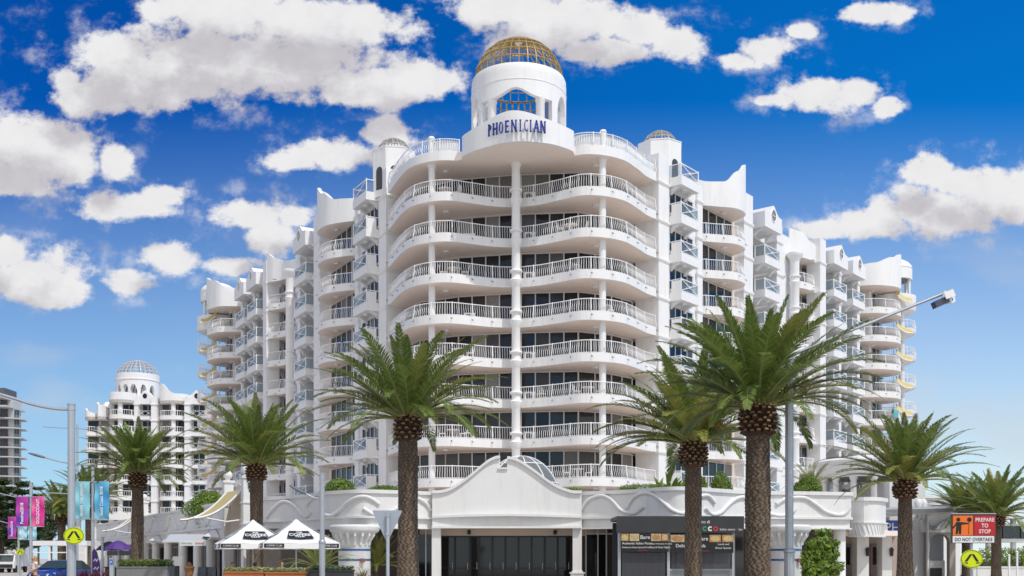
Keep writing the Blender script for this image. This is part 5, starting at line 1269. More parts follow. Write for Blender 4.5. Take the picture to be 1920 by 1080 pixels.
t = thing('feather_flag', 'purple feather flag with white lettering beside the blue banners', 'flag', ((180-960)/FPX*58, 58, 0)); b = MB(); pts = [(-.2,.25),(.24,.35),(.22,1.3),(.05,1.95),(-.1,2.15),(-.2,2.0)]; b.slabx([(u,0,v) for u, v in pts], (0,0,0), (0,.02,0)); f = b.build('cloth', PURP, t); b = MB(); b.tube([(-.22,.01,0),(-.22,.01,1.9),(-.1,.01,2.18)], .02, 6); b.build('pole', GALV, t)
text('yo!', .42, BW, f, (-.12,-.02,.75), ext=.003, shear=.2) if False else None
b = MB()
for z, w in ((.7,.3),(1.0,.26),(1.45,.22)): b.tube(spline([(-.12,-.012,z),(-.02,-.012,z+.12),(.04,-.012,z-.02),(w-.1,-.012,z+.14)], .05), .03, 5)
b.build('scribble', BW, f)
# white cafe pergola further down the pavement
t = thing('cafe_pergola', 'flat white framed cafe shelter behind the nearest left post', 'pergola', ((122-960)/FPX*80, 80, 0)); b = MB(); b.box(-2.1,-1.2,2.55,2.1,1.5,2.9); b.build('roof', WHITE2, t)
for x in (-2.0,-.7,.7,2.0): b = MB(); b.box(x-.07,-1.15,0,x+.07,-1.0,2.55); b.build('post', WHITE2, t)
b = MB(); b.box(-2.0,-1.14,2.0,2.0,-1.02,2.08); b.build('beam', WHITE2, t)
# menu stand, wooden cone, folding boards
t = thing('menu_lectern', 'black slanted menu stand by the street shops', 'menu stand', ((332-960)/FPX*64, 64, 0)); b = MB(); b.bar((0,0,0),(0,0,1.2),.3,.2); b.build('stand', BLACK, t); b = MB(); b.slabx([(-.3,-.2,1.15),(.3,-.2,1.15),(.3,.15,1.7),(-.3,.15,1.7)], (0,0,0), (0,.03,.02)); b.build('board', M('menu_grey', (.3,.3,.3), .3), t)
t = thing('wooden_cone', 'brown wooden ice cream cone figure by the shop pillar', 'figure', ((355-960)/FPX*67, 67, 0)); b = MB(); b.lathe(0,0,[(0,0),(.12,.05),(.32,1.0),(.30,1.05),(.1,1.35),(0,1.4)],12); b.build('cone', M('brown_wood', (.26,.12,.05), .6, var=.3), t, smooth=40); b = MB(); b.lathe(0,0,[(.31,1.0),(.345,1.02),(.345,1.08),(.30,1.1)],12); b.build('rim', M('pale_wood', (.4,.25,.12), .6), t)
for i, px in enumerate((378, 393)):
    t = thing('sandwich_board', ('left','right')[i]+' of two dark folding boards before the street shops', 'sign', ((px-960)/FPX*56, 56, 0)); b = MB(); b.slabx([(-.3,0,0),(.3,0,0),(.26,.25,1.15),(-.26,.25,1.15)], (0,0,0), (0,.03,0)); f = b.build('panel', M('slate', (.03,.035,.05), .5, var=.6, vscale=9, hue=(.15,.16,.2)), t); b = MB(); b.slabx([(-.3,.6,0),(.3,.6,0),(.26,.3,1.15),(-.26,.3,1.15)], (0,0,0), (0,.03,0)); b.build('back_panel', BLACK, t)
t = thing('parking_meter', 'slim grey parking ticket machine with a blue panel, left of the grey planter', 'ticket machine', ((210-960)/FPX*50, 50, 0)); b = MB(); b.box(-.09,-.08,0,.09,.08,1.62); b.build('body', GALV, t); b = MB(); b.box(-.07,-.095,1.3,.07,-.081,1.56); f = b.build('blue_panel', M('meter_blue', (.03,.15,.5), .4), t); text('P', .16, LW, f, (-.05,-.10,1.36), ext=.003)
t = thing('bollard_light', 'short grey post with a lamp beside the feather flag', 'bollard', ((192-960)/FPX*56, 56, 0)); b = MB(); b.lathe(0,0,[(.06,0),(.06,2.6),(.09,2.62),(.09,2.7),(0,2.75)],10); b.build('shaft', GALV, t, smooth=40); b = MB(); b.box(-.08,-.08,2.4,.08,.08,2.45); b.build('collar', GALV, t)
for i, (px, dd, s) in enumerate(((150,55,.8),(164,56,.9),(178,54.5,.8),(192,53.5,.95),(205,54.5,.85),(85,68,.8))):
    plant('red_cordyline', ('dark red spiky plant closest to the blue car','second red spiky plant right of the car','red spiky plant below the feather flag','largest red spiky plant near the parking machine','red spiky plant touching the parking machine','red spiky plant at the rear of the blue car')[i], 'plant', (px-960)/FPX*dd, dd, .3, blades(46, s*.95, .04, 70+i, .7, (10,88)), LEAFR, 'red spiky plants by the kerb')
# ---------------- blue hatchback, nose towards the viewer
CARB = M('blue_car_paint', (.015,.055,.30), .28, metal=.35, coat=.8); CGL = M('car_glass', (.04,.06,.065), .05, spec=.7); TYRE = M('tyre', (.015,.015,.015), .8); RIM = M('alloy', (.45,.45,.46), .3, metal=.8); LENS = M('headlight_lens', (.55,.58,.60), .1)
car = thing('parked_car', 'blue hatchback parked nose-on behind the nearest left post', 'car', ((112-960)/FPX*60, 60, 0), R(-8)); b = MB(); rows = []
secs = [(-2.05,.30,.66,.62),(-1.98,.22,.78,.78),(-1.7,.18,.86,.86),(-1.0,.16,.95,.89),(-.75,.16,.99,.90),(1.6,.16,1.02,.90),(2.0,.2,.98,.86),(2.1,.35,.9,.75)]
for y, z0, z1, w in secs:
    prof = [(-w*.92,z0),(-w,z0+.15),(-w,(z0+z1)/2+.05),(-w*.96,z1-.1),(-w*.86,z1),(-w*.4,z1+.045),(0,z1+.05),(w*.4,z1+.045),(w*.86,z1),(w*.96,z1-.1),(w,(z0+z1)/2+.05),(w,z0+.15),(w*.92,z0)]; rows.append([(x_,y,z_) for x_, z_ in prof])
b.grid(rows, True); b.poly(rows[0]); b.poly(rows[-1][::-1]); body = b.build('body', CARB, car, smooth=35)
b = MB(); rows = []
for y, z, w in ((-.85,1.0,.78),(-.15,1.42,.64),(.1,1.48,.62),(1.2,1.48,.62),(1.5,1.4,.62),(1.95,1.02,.76)): rows.append([(-w,y,z),(-w*.5,y,z+.03),(0,y,z+.035),(w*.5,y,z+.03),(w,y,z)])
b.grid(rows)
low = [(-.84,.86),( -.15,.88),(.1,.88),(1.2,.88),(1.5,.88),(1.95,.84)]
b.build('roof', CARB, car, smooth=40)
b = MB(); b.poly([(-.80,-.80,1.02),(.80,-.80,1.02),(.60,-.16,1.43),(-.60,-.16,1.43)]); o = b.build('windscreen', CGL, car, recalc=False); o.location = (0,-.03,.04)
for s in (-1, 1):
    b = MB(); b.poly([(s*.80,-.8,.98),(s*.66,-.1,1.42),(s*.64,1.3,1.46),(s*.80,1.9,1.0)]); b.build('side_window', CGL, car, recalc=False)
    b = MB(); rows = []
    for k in range(6): t_ = k/5; rows.append([(s*(.46+.36*t_), -2.02+.30*t_**1.6, .62+.06*t_), (s*(.46+.36*t_), -1.99+.34*t_**1.6, .74+.10*t_)])
    b.grid(rows); o = b.build('headlight', LENS, car, recalc=False); o.location.y = -.06
    b = MB(); b.bar((s*.86,-.55,1.0),(s*1.06,-.5,1.05),.10,.14); b.build('mirror', CARB, car)
    for y in (-1.35, 1.3):
        b = MB(); q = [(.0,0),(.31,0),(.31,.2),(.0,.2)]; ring = [(math.cos(2*math.pi*k/20), math.sin(2*math.pi*k/20)) for k in range(20)]
        b.slabx([(s*.74, y+.31*c_, .31+.31*s_) for c_, s_ in ring], (0,0,0), (s*.18,0,0)); wh = b.build('wheel', TYRE, car); b = MB(); b.slabx([(s*.921, y+.2*c_, .31+.2*s_) for c_, s_ in ring], (0,0,0), (s*.01,0,0)); b.build('rim', RIM, wh)
b = MB(); b.box(-.42,-2.085,.52,.42,-2.04,.60); b.box(-.6,-2.07,.28,.6,-2.03,.45); b.build('grille', BLACK, car)
b = MB(); b.box(-.10,-2.10,.60,.10,-2.05,.70); b.build('emblem', RIM, car)
# small white truck far down the road
t = thing('delivery_truck', 'small white box truck coming up the far left road', 'truck', ((17-960)/FPX*120, 120, 0), R(10)); b = MB(); b.box(-1.05,.2,.7,1.05,4.5,2.9); b.build('cargo_box', WHITE2, t)
b = MB(); b.slabx([(-.98,-1.6,.5),(-.98,-1.65,1.2),(-.98,-1.15,2.05),(-.98,.1,2.1),(-.98,.1,.5)], (0,0,0), (1.96,0,0)); b.build('cab', WHITE2, t)
b = MB(); b.slabx([(-.85,-1.67,1.25),(-.85,-1.24,1.97),(-.85,-1.2,1.97),(-.85,-1.6,1.25)], (0,0,0), (1.7,0,0)); b.build('windscreen', CGL, t)
for s in (-1,1):
    for y in (-.8, 3.2): b = MB(); b.slabx([(s*.72, y+.42*math.cos(k*.4), .42+.42*math.sin(k*.4)) for k in range(16)], (0,0,0), (s*.28,0,0)); b.build('wheel', TYRE, t)
b = MB(); b.box(-.8,-1.68,.55,.8,-1.62,.95); b.build('grille', BLACK, t)
# ---------------- person walking, seen from the hips up
def skin_figure(name, joints, edges, mat, parent, sub=2, mats=None):
    me = bpy.data.meshes.new(name); me.from_pydata([j[0] for j in joints], edges, []); o = bpy.data.objects.new(name, me); C.objects.link(o)
    md = o.modifiers.new('skin', 'SKIN'); md.use_smooth_shade = True; sv = me.skin_vertices[0].data
    for v, j in zip(sv, joints): v.radius = (j[1], j[2] if len(j) > 2 else j[1])
    sv[0].use_root = True; ss = o.modifiers.new('sub', 'SUBSURF'); ss.levels = ss.render_levels = sub
    bpy.context.view_layer.update(); nm = bpy.data.meshes.new_from_object(o.evaluated_get(bpy.context.evaluated_depsgraph_get())); bpy.data.objects.remove(o); nm.name = name
    nm.materials.clear(); [nm.materials.append(m) for m in (mat if isinstance(mat, list) else [mat])]
    o = bpy.data.objects.new(name, nm); C.objects.link(o); o.parent = parent; return o
SKIN = M('skin', (.52,.30,.20), .6); HAIR = M('blonde_hair', (.45,.27,.09), .6, var=.3, vscale=12); TOP = M('white_top', (.75,.74,.74), .8); TROU = M('dark_skirt', (.05,.05,.06), .8)
pers = thing('person', 'long-haired blonde person in a white top walking with arms folded low', 'person', ((64-960)/FPX*50, 50, 0), R(-35))
J = [((0,0,.95),.15,.11),((0,0,1.12),.125,.09),((0,-.01,1.30),.15,.10),((0,0,1.43),.11,.08),((0,-.01,1.50),.055),((0,-.03,1.60),.085,.10),((0,-.03,1.69),.075,.09),
     ((-.17,0,1.40),.06),((-.23,.02,1.15),.045),((-.10,-.20,1.05),.034),((-.02,-.27,1.06),.03), ((.17,0,1.40),.06),((.23,.02,1.15),.045),((.12,-.20,1.03),.034),((.04,-.27,1.04),.03),
     ((-.10,0,.85),.10),((-.11,-.08,.48),.065),((-.11,.02,.10),.045),((-.11,-.13,.04),.04), ((.10,0,.85),.10),((.11,.10,.48),.065),((.11,.25,.12),.045),((.11,.12,.05),.04)]
E_ = [(0,1),(1,2),(2,3),(3,4),(4,5),(5,6),(3,7),(7,8),(8,9),(9,10),(3,11),(11,12),(12,13),(13,14),(0,15),(15,16),(16,17),(17,18),(0,19),(19,20),(20,21),(21,22)]
body = skin_figure('body', J, E_, SKIN, pers)
skin_figure('white_top', [((0,0,.98),.155,.12),((0,0,1.12),.135,.10),((0,-.01,1.30),.16,.112),((0,0,1.42),.125,.09),((-.17,0,1.40),.072),((-.20,.01,1.28),.06),((.17,0,1.40),.072),((.20,.01,1.28),.06)], [(0,1),(1,2),(2,3),(3,4),(4,5),(3,6),(6,7)], TOP, pers)
skin_figure('dark_trousers', [((0,0,1.0),.155,.12),((0,0,.88),.165,.125),((-.10,0,.82),.115),((-.11,-.08,.48),.08),((-.11,.02,.14),.06),((.10,0,.82),.115),((.11,.10,.48),.08),((.11,.24,.16),.06)], [(0,1),(1,2),(2,3),(3,4),(1,5),(5,6),(6,7)], TROU, pers)
skin_figure('hair', [((0,.01,1.72),.10,.11),((0,.05,1.62),.12,.12),((0,.09,1.48),.12,.09),((0,.10,1.34),.10,.06),((.09,.0,1.60),.05),((.11,.0,1.42),.045),((-.09,.0,1.60),.05),((-.11,.0,1.42),.045)], [(0,1),(1,2),(2,3),(1,4),(4,5),(1,6),(6,7)], HAIR, pers)
DK = M('eye_dark', (.03,.02,.02), .3)
for s in (-1,1): b = MB(); b.lathe(.035*s,-.118,[(0,-.012),(.012,0),(0,.012)],8,z=1.635); b.build('eye', DK, pers)
b = MB(); b.slabx([(-.014,-.12,1.595),(.014,-.12,1.595),(.006,-.122,1.64),(-.006,-.122,1.64)], (0,0,0), (0,-.028,-.004)); b.build('nose', SKIN, pers)
b = MB(); b.box(-.028,-.125,1.562,.028,-.11,1.574); b.build('mouth', M('lips', (.45,.14,.12), .5), pers)
for s in (-1,1):
    for k in range(5):
        bx = -.02 if s < 0 else .04; x0_ = bx+.012*(k-2)*.9; z0_ = 1.05 if s < 0 else 1.03
        b = MB(); L_ = (.035,.07,.08,.075,.06)[k]; dx = -.03*s if k == 0 else .004*(k-2)
        b.tube([(x0_,-.275,z0_),(x0_+dx*.5,-.275-L_*.5,z0_-.01),(x0_+dx,-.275-L_*.85,z0_-.035)], [.009,.008,.006], 6); b.build('finger', SKIN, body)
# ================================================================== FARTHER BUILDINGS AND TREES
D2 = 200.
def X2(px): return (px-960)/FPX*D2
FAR = thing('apartment_building', 'farther white apartment block with a pale lattice dome at the left', 'building', (X2(275), 214, 0), world=True)
def Z2(k): return 28.0-3*(7-k)           # floor heights, k = 7 is the top balcony
b = MB(); b.box(X2(166), 206, 0, X2(208), 226, 27.4); b.box(X2(208)+.01, 206, 0, X2(396), 226, 30.4); put('wall', b, INNER, FAR)
def plain_rail(path, h=1.05):
    b = MB(); P = resample(path, .5); b.tube([(p.x,p.y,h) for p in P], .06, 5); b.tube([(p.x,p.y,.15) for p in P], .04, 4)
    for p in resample(path, 2.2): b.tube([(p.x,p.y,0),(p.x,p.y,h+.1)], .07, 5)
    for p in resample(path, .42): b.bar((p.x,p.y,.15),(p.x,p.y,h), .05)
    return b
F2 = lambda s, n: (s, 206-n)
def far_round(px0, px1, dep, ptop, K=8):
    rz = Z2(K-1)+2.4
    x0, x1 = X2(px0), X2(px1); w = (x1-x0); path = spline([(x0,205.9),(x0+.12*w,206-dep*.75),(x0+.35*w,206-dep),(x0+.7*w,206-dep*.96),(x0+.93*w,206-dep*.6),(x1,205.9)], .5)
    for k in range(0, K):
        b = MB(); b.prism([(p.x,p.y) for p in path], -.6, .02); o = put('curved_balcony', b, SOFFIT, FAR); o.location.z += Z2(k)
        f = MB(); f.strip([p+n*.01 for p, n in zip(path, normals2(path))], -.62, .06, .14); put('fascia', f, WHITE, o)
        put('railing', plain_rail([p-n*.15 for p, n in zip(path, normals2(path))]), WHITE2, o)
        g, fr = glazing([(x0+.1*w,205.96),(x1-.1*w,205.96)], 2.35, 1.5, 0.05, .06, .12); wd = put('window', g, [DARKGL, BLIND, CURT], FAR, recalc=False); wd.location.z += Z2(k); put('window_frame', fr, FRAME, wd)
    n = len(path); zt = [rz+ptop[0]*(1-i/(n-1))+ptop[1]*(i/(n-1))+ptop[2]*math.exp(-((i/(n-1)-.25)/.18)**2) for i in range(n)]
    b = MB(); b.strip(path, rz, 0, .4, ztop=zt); put('roof_parapet', b, WHITE, FAR, smooth=30); b = MB(); b.prism([(p.x,p.y) for p in path], rz+.01, rz+.5); put('soffit', b, SOFFIT, FAR)
far_round(163, 189, 2.2, (2.0,.9,.4), 7); far_round(187, 207, 2.6, (3.2,2.2,.3), 7); far_round(209, 262, 3.6, (1.9,1.9,.0)); far_round(299, 354, 2.2, (1.6,1.9,2.0))
for px0, px1 in ((264,291),(359,388)):
    for k in range(0, 8):
        b = MB(); b.box(X2(px0), 204.4, -.6, X2(px1), 206, .05); o = put('box_balcony', b, WHITE, FAR); o.location.z += Z2(k)
        r = MB(); m = (X2(px0)+X2(px1))/2
        for a, c in ((X2(px0)+.06, m),(m, X2(px1)-.06)): x_panel(r, F2, a, c, 1.55, 1.55, .15, 1.05)
        put('railing', r, WHITE2, o)
        g, fr = glazing([(X2(px0)+.4,205.96),(X2(px1)-.3,205.96)], 2.3, 1.3, .05, .06, .12); wd = put('window', g, [DARKGL, BLIND, CURT], FAR, recalc=False); wd.location.z += Z2(k); put('window_frame', fr, FRAME, wd)
    c = (X2(px0)+X2(px1))/2; w = (X2(px1)-X2(px0))/2+.1; prof = [(c-w,204.3,30.3),(c-w,204.3,31.9)]+[(c+x*w,204.3,31.9+1.0*math.exp(-(x/.45)**2)) for x in (-.8,-.5,-.25,0,.25,.5,.8)]+[(c+w,204.3,31.9),(c+w,204.3,30.3)]
    b = MB(); b.slabx(prof, (0,0,0), (0,2.5,0)); o = put('roof_gable', b, WHITE, FAR); g = MB(); g.poly([(c+.42*math.cos(q*.4488),204.28,31.8+.5*math.sin(q*.4488)) for q in range(14)]); put('round_window', g, DARKGL, o, recalc=False)
for px, w in ((262.5,1.4),(295,3.4),(356.5,2.8)):
    b = MB(); b.box(X2(px)-w*.05-.3, 203.9, 0, X2(px)+w*.1+.2, 206, 31.6)
    for k in range(0, 9): b.box(X2(px)-w*.05-.45, 203.75, Z2(k)-.9, X2(px)+w*.1+.35, 206, Z2(k)-.7)
    put('pier', b, WHITE, FAR)
for px, y_ in ((236,203.2),(330,204.5)):
    b = MB(); b.lathe(X2(px), y_, [(.45,0),(.45,30.4)], 16); put('column', b, WHITE, FAR, smooth=40)
cx, cy, r = X2(249.5), 208.5, 3.95
op = []
for c_ in (-62,-38,-14,8,34,60):
    cc = R(c_); op.append((cc, R(8.5), lambda a: 31.4, archfn(cc, R(8.5), 32.9, 34.1)))
dr2 = put('drum', drum(cx, cy, r, .4, 30.4, 36.3, op, 120), WHITE, FAR); b = MB(); b.lathe(cx, cy, [(r,35.0),(r+.12,35.05),(r+.12,35.2),(r,35.25)], 60); put('string_course', b, WHITE, dr2, smooth=35)
for a in range(0, 360, 24):
    b = MB(); b.bar((cx+3.4*math.sin(R(a)), cy-3.4*math.cos(R(a)), 31.2),(cx+3.4*math.sin(R(a+12)), cy-3.4*math.cos(R(a+12)), 34.4), .14); put('grille_bar', b, DKBEAM, dr2)
PALEST = M('pale_steel', (.55,.55,.56), .4)
put('lattice_dome', lattice(cx, cy, 36.2, 3.75, 2.9, 26, 6, .11, .12), PALEST, FAR)
b = MB(); b.lathe(X2(184), 211, [(1.2,27.3),(1.2,30.2)]+[(1.2*math.cos(R(e)), 30.2+1.5*math.sin(R(e))) for e in (0,15,30,45,60,75,90)], 32); put('white_dome', b, WHITE, FAR, smooth=40)
put('lattice_dome', lattice(X2(211), 211, 32.4, 1.5, 1.2, 16, 3, .09, .1), PALEST, FAR)
FAR.location.y -= 6
# colonnade and garden wall at its foot
t = thing('garden_colonnade', 'low white colonnade with round-topped openings behind the distant palms', 'colonnade', (X2(225)*.6, 122, 0)); b = MB(); b.box(-8,0,0,8,.8,3.4); b.box(-8.2,-.2,6.0,8.2,1,6.7); b.build('beam', PODW, t)
for i in range(9): b = MB(); b.lathe(-7.5+1.87*i,.4,[(.36,3.4),(.28,3.6),(.26,5.7),(.36,6.0)],12); b.build('column', PODW, t, smooth=40)
# residential high-rise at the left edge
D3 = 350.; X3 = lambda px: (px-960)/FPX*D3
HR = thing('residential_tower', 'grey high-rise with long thin balcony slabs at the left edge', 'building', (X3(5), 360, 0), world=True); HGL = M('teal_tower_glass', (.03,.065,.075), .12, spec=.6, island=.5); CONC = M('tower_concrete', (.52,.51,.50), .8, var=.1); DKC = M('tower_dark', (.09,.10,.12), .6)
b = MB(); b.box(X3(-60), 358, 0, X3(24), 364, 53.5); put('wall', b, CONC, HR)
for pa, pb, y in ((2,14,357.6),(18,28,357.2)): b = MB(); b.box(X3(pa), y, 0, X3(pb), 358.2, 56 if pa < 10 else 50.5); put('pier', b, CONC if pa > 10 else DKC, HR)
b = MB(); b.box(X3(-60), 357.5, 53.5, X3(10), 366, 57.5); put('penthouse', b, DKC, HR); b = MB(); b.box(X3(-60), 352, 50.6, X3(28), 366, 51.1); b.box(X3(-60),351,53.5,X3(20),366,54); put('roof', b, CONC, HR)
for k in range(15):
    z = 3.0+3.15*k
    b = MB(); b.prism([(X3(-60),354),(X3(20),354),(X3(40 if k % 3 else 45),356),(X3(44),358.5),(X3(36),364),(X3(-60),364)], z, z+.32); sl_ = put('balcony_slab', b, CONC, HR)
    for xa, xb in ((X3(-60),X3(1)),(X3(28.5),X3(38))):
        g = MB(); n = max(2, int((xb-xa)/1.5))
        for i in range(n): a, c = xa+(xb-xa)*i/n, xa+(xb-xa)*(i+1)/n; g.poly([(a,357.4,z+.35),(c-.1,357.4,z+.35),(c-.1,357.4,z+3.1),(a,357.4,z+3.1)])
        put('window', g, HGL, HR, recalc=False)
    g = MB(); g.poly([(X3(28),354.8,z+.32),(X3(40),356.4,z+.32),(X3(40),356.4,z+1.3),(X3(28),354.8,z+1.3)]); put('glass_rail', g, RAILGL, sl_, recalc=False)
HR.location.y -= 8
# trees along the left edge, each on its own trunk
def tree(label, px, d, ytop, w, seed, mat, name='street_tree', n=5200, size=.22, layered=False):
    h = zz(ytop, d); x = (px-960)/FPX*d; t = thing(name, label, 'tree', (x, d, 0), 0, 'trees along the left side of the street'); tr = MB()
    tr.tube([(0,0,0),(.1,0,h*.5),(0,0,h*.93)], [.28,.2,.06], 8); rnd = random.Random(seed)
    if layered:
        b = MB()
        for j in range(9):
            z = h*(.25+.72*j/8); r = w*(1-.75*j/8)
            for i in range(9):
                a = rnd.uniform(0,6.28); e = Vector((math.cos(a)*r*rnd.uniform(.7,1), math.sin(a)*r*rnd.uniform(.7,1), z+.25*r)); tr.tube([(0,0,z),(e.x*.5,e.y*.5,z+.02),tuple(e)], [.07,.05,.02], 5)
                for q in range(70):
                    u = rnd.uniform(.3,1.05); c = Vector((e.x*u, e.y*u, z+.25*r*u*u))+Vector((rnd.gauss(0,.22),rnd.gauss(0,.22),rnd.gauss(0,.10))); d1 = Vector((rnd.gauss(0,1),rnd.gauss(0,1),rnd.gauss(0,.5))).normalized()*size; d2 = d1.cross(Vector((rnd.gauss(0,1),rnd.gauss(0,1),1))).normalized()*size*.4
                    k = len(b.v); b.v += [tuple(c-d1),tuple(c+d2),tuple(c+d1),tuple(c-d2)]; b.f.append([k,k+1,k+2,k+3]); b.mi.append(0)
        b.build('crown', mat, t, recalc=False)
    else:
        b = MB()
        for j in range(7):
            c = Vector((rnd.gauss(0,w*.45), rnd.gauss(0,w*.4), h*rnd.uniform(.45,.8))); q = leafball((w*.55,w*.5,h*.2), n//7, size, seed*10+j, lump=.4, shell=.35)
            tr.tube([(0,0,h*.35),tuple((c+Vector((0,0,h*.35)))*.5),tuple(c)], [.14,.09,.04], 5); k = len(b.v); b.v += [(v[0]+c.x,v[1]+c.y,v[2]+c.z) for v in q.v]; b.f += [[i+k for i in f_] for f_ in q.f]; b.mi += q.mi
        b.build('crown', mat, t, recalc=False)
    tr.build('trunk', BARK, t, smooth=60)
tree('tall dark layered tree cut by the left edge of the photo', 3, 120, 900, 3.6, 1, LEAFD, 'pine_tree', layered=True, size=.3)
tree('dark layered tree behind the purple banners', 42, 150, 905, 3.8, 2, LEAFD, 'pine_tree', layered=True, size=.32)
tree('rounded dark tree behind the delivery truck', 22, 165, 950, 3.6, 3, LEAFD)
tree('small open-branched tree between the high-rise and the white block', 72, 260, 913, 4.5, 4, LEAFD, 'pine_tree', layered=True, size=.35)
tree('rounded green tree behind the nearest distant palm', 95, 175, 930, 3.8, 5, LEAFD)
# ---------------- right side: white shops with an arch, striped awning, walkway and hedge
SH = thing('corner_shop', 'white corner shop with an arched window and curved grille under a plank canopy', 'building', (28, 78, 0), world=True); D4 = 72.
xp = lambda px, d=D4: (px-960)/FPX*d
b = MB(); b.box(xp(1668), D4, 0, xp(1735), D4+8, zz(903, D4)); put('wall', b, PODW, SH)
b = MB(); b.box(xp(1668), D4-.03, 3.3, xp(1735), D4-.002, 3.5); put('ledge', b, PODW, SH)
q = W(1675, 988, 68); b = MB(); b.box(q.x-.75, 67.95, q.z-.55, q.x+1.2, 68.05, q.z+.42); sb = put('blue_sign', b, M('blue_sign', (.01,.09,.45), .4), SH); text('PH', .85, LW, sb, (q.x-.6, 67.93, q.z-.32), ext=.004)
t0 = MB(); y0 = 67.; P = [(xp(1660,y0), y0, zz(968,y0)),(xp(1838,y0), y0, zz(955,y0))]
t0.hexa([(P[0][0],y0,P[0][2]-.05),(P[1][0],y0,P[1][2]-.0),(P[1][0]-.6,y0+4,P[1][2]+.2),(P[0][0],y0+4,P[0][2]+.2),(P[0][0],y0,P[0][2]+.45),(P[1][0],y0,P[1][2]+.07),(P[1][0]-.6,y0+4,P[1][2]+.4),(P[0][0],y0+4,P[0][2]+.7)]); cn = put('plank_canopy', t0, M('weathered_planks', (.36,.37,.38), .7, var=.2, vscale=3), SH)
b = MB()
for i in range(5): z = .05+.09*i; b.bar((P[0][0],y0-.01,P[0][2]+z-.03),(P[1][0],y0-.01,P[1][2]+z*.15+.01), .015)
put('plank_joint', b, FRM, cn)
xa, xb = xp(1732), xp(1786); zt4 = zz(975, D4)
cA, rA = (xp(1738)+xp(1775))/2, (xp(1775)-xp(1738))/2; zs4 = 2.7
b = MB(); arch = [(cA-rA,0),(cA-rA,zs4)]+[(cA-rA*math.cos(R(a)), zs4+.55*math.sin(R(a))) for a in range(15,180,15)]+[(cA+rA,zs4),(cA+rA,0)]
b.slabx([(u,0,v) for u, v in [(xa,0),(xa,zt4),(xb,zt4),(xb,0)][:1]+[(xa,zt4),(xb,zt4),(xb,0)]+arch[::-1]], (0,D4-.5,0), (0,D4,0)); put('arch_wall', b, M('taupe_render', (.42,.37,.34), .8, var=.06), SH)
b = MB(); b.box(xa-.3,D4-.6,3.35,xb+.1,D4+6,zt4+1.0); put('parapet', b, PODW, SH)
b = MB(); b.box(cA-rA,D4+.5,0,cA+rA,D4+.6,3.4); w_ = put('shop_window', b, M('curtain_grey', (.35,.37,.40), .6, var=.15, vscale=6), SH); b = MB(); b.box(cA-rA,D4+.3,0,cA+rA,D4+.42,1.45); put('low_wall', b, PODW, SH); b = MB(); b.box(cA-rA+.1,D4+.28,.3,cA+rA-.2,D4+.298,.95); put('dark_panel', b, FRM, w_)
for i in range(3):
    b = MB(); b.tube(spline([(xp(1728),D4-.7,4.3-.15*i),(xp(1740),D4-.75,3.7-.1*i),(xp(1752),D4-.8,3.85-.1*i),(xp(1768),D4-.75,4.2-.12*i),(xp(1782),D4-.7,4.35-.2*i)], .2), .05, 6); put('curved_bar', b, GALV, SH, smooth=60)
b = MB(); b.tube([(xp(1731),D4-.75,0),(xp(1731),D4-.75,4.6)], .09, 8); put('post', b, PODW, SH)
b = MB(); b.prism([(xp(1720,80),80),(xp(1800,80),80),(xp(1800,80),88),(xp(1720,80),88)], 0, zz(930,80)); b.box(xp(1716,80),79.8,zz(934,80),xp(1806,80),88,zz(928,80)); put('rear_block', b, WHITE, SH)
for px in (1722, 1731):
    b = MB(); b.lathe(xp(px,70), 70, [(.12,4.2),(.12,4.6),(.25,4.7),(.16,4.85),(.28,5.2),(.2,5.4),(.10,5.5),(0,5.52)], 14); put('urn', b, PODW, SH, smooth=40)
BR = thing('glass_walkway', 'raised glazed walkway with a flat roof at the right edge', 'bridge', ((1895-960)/FPX*95, 95, 0), world=True); xr = lambda px: (px-960)/FPX*95
b = MB(); b.box(xr(1845), 95, zz(1016,95), xr(2150), 99, zz(1010,95)); b.box(xr(1845),95,zz(986,95),xr(2150),99,zz(982,95)); put('deck', b, WHITE, BR); b = MB(); b.slabx([(xr(1838),0,zz(975,95)),(xr(2150),0,zz(962,95)),(xr(2150),0,zz(958,95)),(xr(1838),0,zz(972,95))], (0,94,0), (0,100,0)); put('roof', b, WHITE, BR)
g = MB()
for i in range(9): x = xr(1847)+1.6*i; g.poly([(x,95.02,zz(1009,95)),(x+1.5,95.02,zz(1009,95)),(x+1.5,95.02,zz(987,95)),(x,95.02,zz(987,95))]); 
put('glass_panel', g, HGL, BR, recalc=False)
for px in (1858, 1905, 1990): b = MB(); b.box(xr(px)-.15,95.3,0,xr(px)+.15,95.8,zz(962,95)); put('post', b, WHITE, BR)
b = MB(); b.box(xr(1846),99,zz(1010,95),xr(2150),99.2,zz(980,95)); put('back_wall', b, DKC, BR)
t = thing('park_hedge', 'long green hedge under the glass walkway', 'hedge', ((1915-960)/FPX*88, 88, 0)); b = MB(); rnd = random.Random(9)
for i in range(9): q = leafball((1.3,.8,.9), 700, .11, 300+i, lump=.3); b.v += [(v[0]-2.6+1.25*i, v[1], v[2]+1.7) for v in q.v]; k = len(b.v)-len(q.v); b.f += [[u+k for u in f_] for f_ in q.f]; b.mi += q.mi
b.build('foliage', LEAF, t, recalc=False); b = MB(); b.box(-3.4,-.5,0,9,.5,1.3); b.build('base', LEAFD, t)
t = thing('stone_wall', 'low pale wall below the hedge at the right edge', 'wall', ((1900-960)/FPX*80, 80, 0)); b = MB(); b.box(-3,0,0,9,.3,.9); b.box(-3.1,-.05,.9,9,.35,1.0); b.build('wall', PODW, t)
